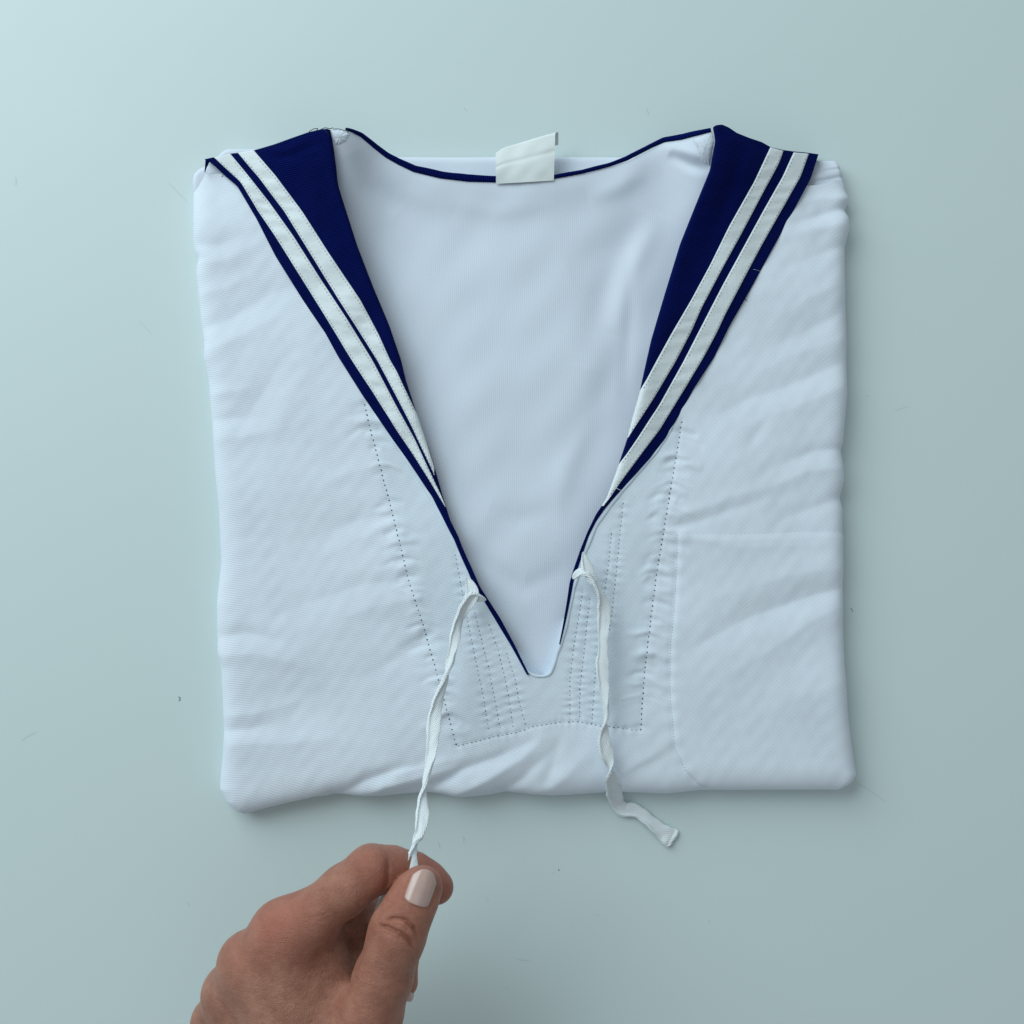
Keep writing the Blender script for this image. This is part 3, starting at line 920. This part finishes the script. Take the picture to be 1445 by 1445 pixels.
# ------------------------------------------------------------------ part: size label folded over the neckline
def label():
    # long strip: sewn at the neckline, rises, folds over at its upper end
    nb, ns = 30, 40
    prof = []
    for s_ in np.linspace(0, 1, ns):
        prof.append(s_)
    P_ = np.zeros((ns, nb, 3))
    GA = np.zeros((ns, nb))
    GB = np.zeros((ns, nb))
    for j, t in enumerate(np.linspace(0, 1, nb)):
        bx, by = 700 + 81.5 * t, 259.5 - 4.8 * t
        tx, ty = 699.5 + 84 * t, 213.5 - 25.5 * t + 4.0 * math.exp(-((t) / 0.08) ** 2)
        z0 = float(Bz(np.array(bx), np.array(by - 3))) + 1.0
        for i, s_ in enumerate(prof):
            # s 0..0.62 front face upward, 0.62..0.78 the fold, then back down behind
            if s_ < 0.7:
                q = s_ / 0.7
                px_ = bx + (tx - bx) * q
                py_ = by + (ty - by) * q
                z_ = z0 + 0.9 * math.sin(q * math.pi) + 1.9 * t * q - 0.30 * math.exp(-((q - 0.56 - 0.06 * t) / 0.05) ** 2) + 0.35 * math.sin(4 * t + q * 3) + 0.10 * float(sines(px_, py_, 24, 77))
                zz_top = z_
            else:
                q = (s_ - 0.7) / 0.3
                a = min(1.0, q / 0.45) * math.pi
                r_ = 0.5 + 1.7 * t ** 3
                z_ = zz_top - r_ * (1 - math.cos(a))
                px_ = tx + 4.5 * t ** 8 * min(1.0, q / 0.3)
                py_ = ty - 1.6 * math.sin(a) + max(0, (q - 0.45)) * 30
            P_[i, j] = unproj(px_, py_, z_)
            GA[i, j] = px_
            GB[i, j] = py_
    return grid_obj('size_label', P_, M_label, back, {'ga': GA, 'gb': GB}, flip=True)


label()

# ------------------------------------------------------------------ parts: ties
def spline(P, n):
    P = np.array(P, float)
    d = np.r_[0, np.cumsum(np.sqrt((np.diff(P[:, :2], axis=0) ** 2).sum(1)) + 1e-6)]
    s = np.linspace(0, d[-1], n)
    out = np.zeros((n, P.shape[1]))
    # Catmull-Rom (non-uniform tangents)
    m = np.gradient(P, d, axis=0)
    k = np.clip(np.searchsorted(d, s, 'right') - 1, 0, len(d) - 2)
    h = (d[k + 1] - d[k])[:, None]
    t = ((s - d[k]) / (d[k + 1] - d[k]))[:, None]
    out = (2 * t ** 3 - 3 * t ** 2 + 1) * P[k] + (t ** 3 - 2 * t ** 2 + t) * h * m[k] + (-2 * t ** 3 + 3 * t ** 2) * P[k + 1] + (t ** 3 - t ** 2) * h * m[k + 1]
    return out


def tie(pts, n, parent, seed):
    """pts: (px, py, z mm, visible half turn angle in degrees, width mm, thickness mm)"""
    Q = spline(pts, n)
    c = unproj(Q[:, 0], Q[:, 1], Q[:, 2])
    t = np.gradient(c, axis=0)
    t /= np.linalg.norm(t, axis=1, keepdims=True) + 1e-9
    side = np.cross(t, [0, 0, 1.0])
    side /= np.linalg.norm(side, axis=1, keepdims=True) + 1e-9
    nor = np.cross(side, t)
    ang = np.radians(Q[:, 3])
    al = np.cumsum(np.r_[0, np.linalg.norm(np.diff(c, axis=0), axis=1)]) / S
    # section of a folded, sewn strap: flat with a raised lip on one long edge
    sec = []
    K = 40
    for k in range(K):
        a = math.tau * k / K
        ca, sa = math.cos(a), math.sin(a)
        xx = math.copysign(abs(ca) ** 0.6, ca)
        yy = math.copysign(abs(sa) ** 0.9, sa)
        if yy > 0:
            yy += 1.0 * math.exp(-((xx - 0.74) / 0.13) ** 2) - 0.5 * math.exp(-((xx - 0.40) / 0.14) ** 2)
        else:
            yy -= 0.9 * math.exp(-((xx + 0.72) / 0.13) ** 2) - 0.5 * math.exp(-((xx + 0.36) / 0.14) ** 2)
        sec.append((xx, yy))
    out = np.zeros((n, K, 3))
    wob = 1 + 0.05 * np.sin(al / 6.3 + seed) + 0.04 * np.sin(al / 2.9)
    for k, (a, b_) in enumerate(sec):
        xx = a * Q[:, 4] * 0.58 * wob
        yy = b_ * Q[:, 5] * 0.36
        # slight roll of the strap
        yy = yy + 0.20 * Q[:, 5] * np.sin(al / 9 + 2 * a) * abs(a) + 0.10 * np.sin(al / 3.7 + 3 * a + seed) * np.sin(al / 17.0 + seed) * (1 - a * a)
        out[:, k] = c + side * (xx * np.cos(ang) - yy * np.sin(ang))[:, None] + nor * (xx * np.sin(ang) + yy * np.cos(ang))[:, None]
    ends = [out[:1].mean(1, keepdims=True).repeat(K, 1), out[-1:].mean(1, keepdims=True).repeat(K, 1)]
    out = np.concatenate([ends[0], out, ends[1]], 0)
    ala = np.r_[al[0], al, al[-1]]
    gb_ = np.tile(np.array([a for a, b_ in sec]) * 8, n + 2)
    return grid_obj('tie', out, M_tie, parent, {'ga': np.repeat(ala, K) + gb_ * 0.6, 'gb': gb_}, wrap=True)


tie([(685, 847, 22.5, 15, 1.2, 1.0), (678, 845, 23.5, 22, 3.0, 1.3), (668, 843, 24.5, 30, 5.2, 1.6), (658, 851, 25.5, 45, 4.6, 1.8), (650, 867, 27, 40, 4.4, 1.7),
     (645, 884, 28.5, 25, 4.4, 1.4), (642, 900, 30, 10, 4.0, 1.5), (638, 922, 32, -35, 3.2, 1.9), (634, 938, 33.5, -75, 3.0, 2.0), (628, 960, 36, -120, 3.4, 2.0),
     (620, 982, 38.5, -150, 4.2, 1.6), (613, 1012, 42, -175, 5.0, 1.5), (611, 1036, 45, -188, 5.0, 1.4), (609, 1058, 48, -205, 4.4, 1.5), (604, 1086, 52, -235, 3.8, 1.8),
     (600, 1104, 55, -275, 3.2, 2.0), (597, 1126, 59, -325, 4.0, 1.7), (596, 1150, 64, -350, 4.6, 1.5), (593, 1172, 69, -380, 4.0, 1.8), (588, 1188, 73, -430, 3.4, 1.9),
     (584, 1204, 82, -500, 4.0, 1.6), (580, 1222, 88, -535, 4.4, 1.4), (575, 1238, 89.5, -540, 4.4, 1.2), (560, 1254, 87.5, -540, 4.4, 1.2), (546, 1268, 85, -560, 4.4, 1.2), (534, 1288, 82, -580, 4.2, 1.2), (524, 1312, 77, -590, 4.0, 1.2), (516, 1340, 70, -590, 4, 1.2)], 420, shirt, 1)
# gathered cap where it is sewn on
tie([(660, 815, 22.0, 0, 1.0, 1.0), (663, 824, 23.0, -10, 3.6, 1.2), (666, 834, 23.6, -15, 5.0, 1.3), (664, 846, 24.0, -20, 5.6, 1.4), (656, 858, 25.0, -10, 4.6, 1.3), (650, 870, 26.2, 0, 3.4, 1.2)], 90, shirt, 5).name = 'tie_root'
tie([(808, 816, 22.5, 10, 1.0, 0.9), (813, 811, 23.5, 25, 3.0, 1.2), (820, 807, 24.2, 40, 4.4, 1.6), (829, 808, 24.4, 60, 4.4, 1.8), (836, 818, 24.2, 75, 4.2, 1.9), (842, 829, 24, 60, 4.4, 1.7),
     (849, 842, 23.6, 35, 4.8, 1.4), (852, 858, 23.2, 12, 5.2, 1.3), (852, 878, 22.8, -5, 5.2, 1.3), (851, 897, 22.6, -30, 4.2, 1.5), (851, 912, 22.4, -22, 4.2, 1.4), (850, 940, 22.0, -10, 5.0, 1.3),
     (852, 968, 21.8, -20, 4.4, 1.3), (854, 990, 21.8, -45, 3.4, 1.6), (855, 1010, 21.6, -85, 2.6, 1.7), (853, 1026, 21.2, -135, 3.6, 1.6), (852, 1042, 21.0, -165, 5.0, 1.4), (855, 1060, 20.5, -178, 5.4, 1.3),
     (859, 1074, 20.0, -200, 4.4, 1.5), (861, 1084, 19.2, -262, 3.4, 1.7), (862, 1094, 18.0, -325, 4.8, 1.5), (864, 1108, 14.0, -355, 6.0, 1.3), (868, 1124, 7.5, -360, 6.2, 1.2), (873, 1136, 3.2, -362, 5.6, 1.2),
     (880, 1142, 2.2, -360, 5.6, 1.2), (893, 1143, 2.0, -358, 5.6, 1.2), (904, 1148, 2.2, -350, 5.2, 1.3), (915, 1157, 2.6, -335, 4.6, 1.5), (928, 1168, 2.2, -350, 5.6, 1.3), (938, 1176, 1.8, -360, 6.6, 1.2), (944, 1180.4, 1.7, -350, 7.6, 1.4), (947.5, 1182.6, 1.5, -352, 7.8, 1.1), (949.6, 1184, 1.6, -354, 7.2, 1.6), (950.8, 1184.8, 1.4, -354, 5.6, 1.2), (951.3, 1185.2, 1.3, -354, 3.6, 0.9)], 520, shirt, 2)
tie([(823, 779, 22.5, 0, 0.8, 0.9), (825, 788, 23.2, 8, 2.6, 1.2), (828, 799, 23.8, 14, 4.4, 1.4), (832, 810, 24.2, 18, 4.6, 1.4), (839, 822, 24.2, 25, 3.8, 1.3)], 70, shirt, 6).name = 'tie_root'

# ------------------------------------------------------------------ hand: one continuous skin from a distance field
def J(px, py, z):
    return unproj(px, py, z)


VOX = 0.64
lo = np.array([-150.0, -330.0, 8.0])
hi = np.array([-12.0, -121.0, 114.0])
nx, ny, nz = [int(math.ceil(c)) for c in (hi - lo) / VOX]
AX = (lo[0] + VOX * np.arange(nx)).astype(np.float32)
AY = (lo[1] + VOX * np.arange(ny)).astype(np.float32)
AZ = (lo[2] + VOX * np.arange(nz)).astype(np.float32)


def cone(P3, a, b, ra, rb):
    X, Y, Zc = P3
    d = (b - a).astype(np.float32)
    L2 = float(d @ d)
    px_, py_, pz_ = X - np.float32(a[0]), Y - np.float32(a[1]), Zc - np.float32(a[2])
    t = np.clip((px_ * d[0] + py_ * d[1] + pz_ * d[2]) / np.float32(L2), 0, 1)
    q = (px_ - t * d[0]) ** 2 + (py_ - t * d[1]) ** 2 + (pz_ - t * d[2]) ** 2
    return np.sqrt(q) - (np.float32(ra) + t * np.float32(rb - ra))


def smin(a, b, k):
    h = np.clip(0.5 + 0.5 * (b - a) / k, 0, 1)
    return b + (a - b) * h - k * h * (1 - h)


def chain(P3, pts, k=3.0):
    d = None
    for (p, r), (q, s_) in zip(pts[:-1], pts[1:]):
        c = cone(P3, p, q, r, s_)
        d = c if d is None else smin(d, c, k)
    return d


wrist = J(452, 1640, 84)
thumb_pts = [(J(452, 1590, 86), 17.0), (J(510, 1465, 91), 14.0), (J(541, 1378, 97), 10.8), (J(557, 1330, 99.5), 10.2), (J(563, 1310, 99.5), 10.3), (J(578, 1280, 99), 9.2), (J(590, 1258, 97), 8.2), (J(597, 1249, 95.5), 7.0)]
index_pts = [(J(402, 1317, 86), 11.0), (J(440, 1293, 88), 10.0), (J(486, 1257, 89), 9.6), (J(524, 1228, 88), 9.4), (J(552, 1226, 84), 8.3), (J(583, 1232, 79.5), 7.7), (J(602, 1243, 77.5), 7.4), (J(616, 1252, 76), 6.8)]
middle_pts = [(J(352, 1357, 79), 10.2), (J(430, 1322, 75), 9.2), (J(508, 1288, 67), 9.0), (J(542, 1312, 61), 8.2), (J(564, 1345, 58), 7.6), (J(568, 1386, 60), 6.4)]
ring_pts = [(J(327, 1400, 68), 9.8), (J(405, 1370, 58), 9.0), (J(482, 1342, 50), 8.8), (J(512, 1375, 47), 7.6), (J(520, 1430, 52), 6.5)]
pinky_pts = [(J(306, 1442, 56), 9.2), (J(360, 1432, 46), 8.0), (J(405, 1425, 40), 7.6), (J(450, 1445, 38), 6.6), (J(465, 1480, 42), 5.8)]


def hand_sdf(P3):
    X, Y, Zc = P3
    palm = cone(P3, index_pts[0][0], J(468, 1580, 88), 11.3, 15)
    palm = smin(palm, cone(P3, middle_pts[0][0], J(445, 1590, 84), 10.6, 15), 9)
    palm = smin(palm, cone(P3, ring_pts[0][0], J(425, 1600, 76), 10.0, 14), 9)
    palm = smin(palm, cone(P3, pinky_pts[0][0], J(405, 1605, 68), 9.2, 13), 9)
    # webs between the knuckles
    palm = smin(palm, cone(P3, J(400, 1325, 85), J(356, 1362, 78), 10.0, 10.0), 8)
    palm = smin(palm, cone(P3, J(352, 1365, 77), J(330, 1404, 67), 10.0, 9.8), 8)
    palm = smin(palm, cone(P3, J(330, 1408, 66), J(310, 1446, 55), 9.8, 9.2), 8)
    palm = smin(palm, cone(P3, J(395, 1370, 82), J(440, 1520, 84), 14.0, 17.0), 10)
    # flesh between index knuckle and thumb
    palm = smin(palm, cone(P3, J(452, 1325, 80), J(470, 1440, 84), 9.4, 12.5), 7)
    palm = smin(palm, cone(P3, J(390, 1400, 62), J(440, 1560, 66), 14, 16), 9)
    # folded palm seen dark between thumb and forefinger
    palm = smin(palm, cone(P3, J(505, 1335, 66), J(495, 1410, 72), 9.5, 11), 4)
    # wrist and forearm leave the picture at the bottom
    fore = cone(P3, J(446, 1600, 82), J(470, 1900, 96), 20, 24)
    palm = smin(palm, fore, 14)
    # tendons and knuckles of the back of the hand
    for p_, q_, h_ in ((index_pts[0][0], J(462, 1560, 88), 0.8), (middle_pts[0][0], J(446, 1570, 84), 0.8), (ring_pts[0][0], J(430, 1580, 77), 0.7)):
        c = cone(P3, p_ + np.array([-3, 3, 8.0]), q_ + np.array([-3, 0, 12.0]), 1.8, 1.8)
        palm = palm - h_ * np.exp(-np.maximum(c, 0) ** 2 / 9)
    ind = chain(P3, index_pts, 3.0)
    # knuckle swelling
    ind = ind - 0.5 * np.exp(-cone(P3, J(520, 1214, 95), J(530, 1214, 95), 2, 2) ** 2 / 16)
    body = smin(palm, ind, 9)
    th_base = chain(P3, thumb_pts[:2] + [(J(523, 1428, 93.5), 12.6)], 3)
    body = smin(body, th_base, 8)
    th = chain(P3, thumb_pts[1:], 3.5)
    body = smin(body, th, 1.6)
    for ch in (middle_pts, ring_pts, pinky_pts):
        body = smin(body, chain(P3, ch, 3), 3.2)
    return body


def pxof(P3):
    X, Y, Zc = P3
    k = S * (1 - Zc / CAM_H)
    return X / k + CX, -Y / k + CY


def creases(P3):
    """skin folds: (photo polyline, z range, half width mm, depth mm)"""
    X, Y, Zc = P3
    px_, py_ = pxof(P3)
    out = np.zeros(np.broadcast_shapes(X.shape, Y.shape, Zc.shape), np.float32)
    px_, py_ = np.broadcast_arrays(px_, py_)
    zz = np.broadcast_to(Zc, px_.shape)
    for pts, z0, w, dep in CREASE:
        m = (px_ > min(a for a, b_ in pts) - 20) & (px_ < max(a for a, b_ in pts) + 20) & (py_ > min(b_ for a, b_ in pts) - 20) & (py_ < max(b_ for a, b_ in pts) + 20) & (zz > z0)
        if not m.any():
            continue
        d, al = seg_dist(px_[m], py_[m], pts)
        L = sum(math.dist(p, q) for p, q in zip(pts[:-1], pts[1:]))
        fade = np.clip(np.minimum(al, L - al) / (0.25 * L) + 0.15, 0, 1)
        out[m] += dep * np.exp(-(d * 0.275 / w) ** 2) * fade
    return out


CREASE = [
    ([(543, 1300), (556, 1296), (571, 1298), (583, 1308), (592, 1322)], 94, 0.75, 1.7),
    ([(531, 1305), (546, 1308), (563, 1315), (577, 1326), (586, 1342)], 94, 0.8, 2.0),
    ([(551, 1303), (566, 1306), (580, 1316)], 94, 0.75, 0.6),
    ([(538, 1314), (553, 1320), (568, 1330)], 94, 0.75, 0.5),
    ([(547, 1213), (548, 1228), (547, 1244), (541, 1256)], 86, 0.9, 0.8),
    ([(497, 1330), (492, 1322), (489, 1316)], 74, 0.9, 0.7),
    ([(512, 1285), (507, 1279), (505, 1272)], 80, 0.9, 0.6),
    ([(500, 1381), (492, 1398), (489, 1408)], 74, 1.2, 0.8), ([(498, 1363), (490, 1360), (482, 1361)], 74, 0.8, 0.3),
    # fold of skin round the thumb nail
    ([(566, 1262), (572, 1270), (584, 1280), (596, 1287), (602, 1288)], 96, 0.7, 0.45),
    ([(603, 1287), (610, 1272), (617, 1256), (621, 1244)], 92, 0.8, 0.7),
    ([(568, 1262), (574, 1248), (582, 1234)], 94, 0.7, 0.35),
]
rr = random.Random(3)
# fine folds over the index knuckle and the hand's back
for i in range(15):
    x0, y0 = 398 + rr.uniform(-8, 46), 1272 + i * 3.0 + rr.uniform(-4, 4)
    CREASE.append(([(x0, y0), (x0 + 14, y0 - 3 + rr.uniform(-2, 2)), (x0 + 30, y0 - 9 + rr.uniform(-2, 2))], 84, 0.55, 0.10))
for i in range(9):
    x0, y0 = 455 + rr.uniform(-6, 14), 1328 + i * 7 + rr.uniform(-2, 2)
    CREASE.append(([(x0, y0), (x0 + 16, y0 + 1), (x0 + 34, y0 + 4)], 84, 0.6, 0.12))
for i in range(5):
    x0, y0 = 506 + i * 6, 1200 + abs(i - 2) * 2
    CREASE.append(([(x0, y0), (x0 + 1, y0 + 8), (x0 + 4, y0 + 18)], 90, 0.55, 0.12))

D = np.empty((nx, ny, nz), np.float32)
BS = 14                                           # only blocks near the skin are evaluated in full
bi = [np.arange(0, n_, BS) for n_ in (nx, ny, nz)]
cen = [(lo[q] + VOX * (bi[q] + (BS - 1) / 2)).astype(np.float32) for q in range(3)]
C3 = np.meshgrid(*cen, indexing='ij')
dc = hand_sdf(C3)
reach = VOX * BS * 0.87 + 3.0
for a_, i0 in enumerate(bi[0]):
    for b_, j0 in enumerate(bi[1]):
        for c_, k0 in enumerate(bi[2]):
            sl_ = (slice(i0, i0 + BS), slice(j0, j0 + BS), slice(k0, k0 + BS))
            if abs(dc[a_, b_, c_]) > reach:
                D[sl_] = dc[a_, b_, c_]
                continue
            P3 = np.meshgrid(AX[sl_[0]], AY[sl_[1]], AZ[sl_[2]], indexing='ij')
            D[sl_] = hand_sdf(P3) + creases(P3)
D[:, 0, :] = 1.0                                  # close the forearm


def surface_nets(D, lo, h):
    neg = D < 0
    c = np.zeros(tuple(s_ - 1 for s_ in D.shape), np.int8)
    sl = [slice(0, -1), slice(1, None)]
    corners = [(a, b_, d) for a in (0, 1) for b_ in (0, 1) for d in (0, 1)]
    for a, b_, d in corners:
        c += neg[sl[a], sl[b_], sl[d]]
    I_, J_, K_ = np.where((c > 0) & (c < 8))
    vid = np.full(c.shape, -1, np.int64)
    vid[I_, J_, K_] = np.arange(len(I_))
    acc = np.zeros((len(I_), 3))
    cnt = np.zeros(len(I_))
    for q, (a, b_, d) in enumerate(corners):
        for ax in range(3):
            e2 = [a, b_, d]
            if e2[ax] == 1:
                continue
            e2[ax] = 1
            f0 = D[I_ + a, J_ + b_, K_ + d].astype(float)
            f1 = D[I_ + e2[0], J_ + e2[1], K_ + e2[2]].astype(float)
            m = (f0 < 0) != (f1 < 0)
            t = np.where(m, f0 / np.where(m, f0 - f1, 1), 0)
            p = np.stack([np.full(len(I_), a, float), np.full(len(I_), b_, float), np.full(len(I_), d, float)], -1)
            p[:, ax] += t
            acc += p * m[:, None]
            cnt += m
    V_ = np.stack([I_, J_, K_], -1) + acc / cnt[:, None]
    faces_ = []
    for ax in range(3):
        s0 = [slice(1, -1)] * 3
        s1 = [slice(1, -1)] * 3
        s0[ax] = slice(0, -1)
        s1[ax] = slice(1, None)
        A, B = neg[tuple(s0)], neg[tuple(s1)]
        for flip, mm in ((False, A & ~B), (True, ~A & B)):
            idx = np.stack(np.where(mm), -1)
            off_ = np.array([1, 1, 1])
            off_[ax] = 0
            idx = idx + off_
            u_, v_ = [(1, 2), (2, 0), (0, 1)][ax]
            q = []
            for du, dv in ((-1, -1), (0, -1), (0, 0), (-1, 0)):
                k = idx.copy()
                k[:, u_] += du
                k[:, v_] += dv
                q.append(vid[k[:, 0], k[:, 1], k[:, 2]])
            f = np.stack(q, -1)
            faces_.append(f[:, ::-1] if flip else f)
    Fc = np.concatenate(faces_)
    Fc = Fc[(Fc >= 0).all(1)]
    return V_ * h + lo, Fc


hv, hf = surface_nets(D, lo, VOX)
# skin tint: redder at knuckles, finger ends and round the nail
tint = np.zeros(len(hv))
for c_, r_, a_ in [(J(385, 1300, 94), 13, 0.6), (J(525, 1210, 97), 12, 0.5), (J(610, 1260, 80), 16, 0.9), (J(345, 1335, 85), 11, 0.4), (J(560, 1310, 104), 10, 0.35), (J(590, 1262, 98), 12, 0.6),
                   (J(420, 1300, 96), 14, 0.4), (J(560, 1390, 60), 14, 0.8), (J(545, 1425, 105), 18, 0.3)]:
    tint += a_ * np.exp(-((hv - c_) ** 2).sum(1) / r_ ** 2)

M_skin, nt, b = new_mat('skin')
tc = N(nt, 'ShaderNodeTexCoord')
at = N(nt, 'ShaderNodeAttribute', attribute_name='tint')
n1 = N(nt, 'ShaderNodeTexNoise', Scale=110.0, Detail=9.0, Roughness=0.72)
nt.links.new(tc.outputs['Object'], n1.inputs['Vector'])
ramp = N(nt, 'ShaderNodeValToRGB')
ramp.color_ramp.elements[0].position = 0.34
ramp.color_ramp.elements[0].color = (0.300, 0.120, 0.078, 1)
ramp.color_ramp.elements[1].position = 0.66
ramp.color_ramp.elements[1].color = (0.445, 0.215, 0.148, 1)
nt.links.new(n1.outputs['Fac'], ramp.inputs['Fac'])
mix = N(nt, 'ShaderNodeMix', data_type='RGBA')
nt.links.new(math_node(nt, 'MULTIPLY', at.outputs['Fac'], 0.75), mix.inputs['Factor'])
nt.links.new(ramp.outputs['Color'], mix.inputs['A'])
mix.inputs['B'].default_value = (0.420, 0.135, 0.092, 1)
# small freckles
vo = N(nt, 'ShaderNodeTexVoronoi', Scale=150.0)
nt.links.new(tc.outputs['Object'], vo.inputs['Vector'])
fr = N(nt, 'ShaderNodeMapRange')
fr.inputs['From Min'].default_value = 0.05
fr.inputs['From Max'].default_value = 0.16
fr.inputs['To Min'].default_value = 0.22
fr.inputs['To Max'].default_value = 0.0
nt.links.new(vo.outputs['Distance'], fr.inputs['Value'])
mix2 = N(nt, 'ShaderNodeMix', data_type='RGBA')
nt.links.new(fr.outputs['Result'], mix2.inputs['Factor'])
nt.links.new(mix.outputs['Result'], mix2.inputs['A'])
mix2.inputs['B'].default_value = (0.20, 0.08, 0.05, 1)
nt.links.new(mix2.outputs['Result'], b.inputs['Base Color'])
b.inputs['Roughness'].default_value = 0.42
b.inputs['Specular IOR Level'].default_value = 0.35
b.inputs['Subsurface Weight'].default_value = 0.25
b.inputs['Subsurface Radius'].default_value = (1.0, 0.35, 0.2)
b.inputs['Subsurface Scale'].default_value = 0.0025
mp = N(nt, 'ShaderNodeMapping')
mp.inputs['Scale'].default_value = (1.0, 1.5, 1.0)
mp.inputs['Rotation'].default_value = (0, 0, 0.5)
nt.links.new(tc.outputs['Object'], mp.inputs['Vector'])
v1 = N(nt, 'ShaderNodeTexVoronoi', Scale=1100.0, feature='DISTANCE_TO_EDGE')
nt.links.new(mp.outputs['Vector'], v1.inputs['Vector'])
n2 = N(nt, 'ShaderNodeTexNoise', Scale=330.0, Detail=8.0, Roughness=0.75)
nt.links.new(mp.outputs['Vector'], n2.inputs['Vector'])
hgt = math_node(nt, 'ADD', math_node(nt, 'MINIMUM', v1.outputs['Distance'], 0.25), math_node(nt, 'MULTIPLY', n2.outputs['Fac'], 1.6))
bp = N(nt, 'ShaderNodeBump', Strength=0.75, Distance=0.0006)
nt.links.new(hgt, bp.inputs['Height'])
nt.links.new(bp.outputs['Normal'], b.inputs['Normal'])

hand = link('hand', hv, hf, M_skin, None, True, {'tint': np.clip(tint, 0, 1)})
hand['label'] = 'bare hand pinching the end of the left tie between thumb and forefinger'
hand['category'] = 'hand'

M_nail, nt, b = new_mat('nail')
tc = N(nt, 'ShaderNodeTexCoord')
n1 = N(nt, 'ShaderNodeTexNoise', Scale=220.0, Detail=4.0)
nt.links.new(tc.outputs['Object'], n1.inputs['Vector'])
mix = N(nt, 'ShaderNodeMix', data_type='RGBA')
nt.links.new(n1.outputs['Fac'], mix.inputs['Factor'])
mix.inputs['A'].default_value = (0.47, 0.315, 0.275, 1)
mix.inputs['B'].default_value = (0.56, 0.40, 0.355, 1)
nt.links.new(mix.outputs['Result'], b.inputs['Base Color'])
b.inputs['Roughness'].default_value = 0.22
b.inputs['Coat Weight'].default_value = 0.4
b.inputs['Coat Roughness'].default_value = 0.12
b.inputs['Subsurface Weight'].default_value = 0.15
b.inputs['Subsurface Scale'].default_value = 0.0015


def nail(C, axis, up, length, width, R, drop, name='fingernail'):
    """curved plate: axis to the free edge, up away from the finger"""
    axis = axis / np.linalg.norm(axis)
    up = up - axis * (up @ axis)
    up /= np.linalg.norm(up)
    side = np.cross(axis, up)
    na, nb = 22, 19
    P_ = np.zeros((na, nb, 3))
    amax = math.asin(min(0.98, width / 2 / R))
    for i, a in enumerate(np.linspace(-1, 1, na)):
        for j, t in enumerate(np.linspace(-1, 1, nb)):
            # rounded free edge and softly curved base
            aa = a
            lim_top = 1 - 0.55 * abs(t) ** 2.4
            lim_bot = -1 + 0.20 * abs(t) ** 3.0
            aa = lim_bot + (lim_top - lim_bot) * (a + 1) / 2
            th = t * amax * (1 - 0.10 * max(0, aa) ** 2)
            hh = R * math.cos(th) - R + 0.05 * math.sin(9 * t + 1) * (1 - t * t) - drop * aa * aa * (1.0 if aa > 0 else 0.5)
            P_[i, j] = C + axis * (aa * length / 2) + side * (R * math.sin(th)) + up * hh
    low = P_ - up * 0.7
    ring_in = np.concatenate([low[:1], P_, low[-1:]], 0)
    ring_in = np.concatenate([ring_in[:, :1] - up * 0.7, ring_in, ring_in[:, -1:] - up * 0.7], 1)
    return grid_obj(name, ring_in, M_nail, hand, None)


def skin_top(px_, py_):
    """height of the skin seen at a photo pixel"""
    zs = np.arange(113, 40, -0.1)
    q = unproj(px_, py_, zs)
    d = hand_sdf((q[:, 0], q[:, 1], q[:, 2]))
    k = np.where(d < 0)[0]
    return float(zs[k[0]])


base = J(587, 1275, skin_top(587, 1275))
mid = J(595, 1252, skin_top(595, 1252))
ax_ = mid - base
ax_[2] *= 0.7
tip = base + ax_ * 2.14
up_ = np.array([0.17, 0.05, 1.0])
nail((tip + base) / 2 + np.array([0.35, 0, 0.85]), tip - base, up_, np.linalg.norm(tip - base) * 1.06, 9.8, 6.4, 0.45)
nail(J(581, 1397, 64.0), np.array([0.05, -1.0, -0.05]), np.array([1.0, 0.0, 0.55]), 9.5, 7.5, 6.0, 0.4)
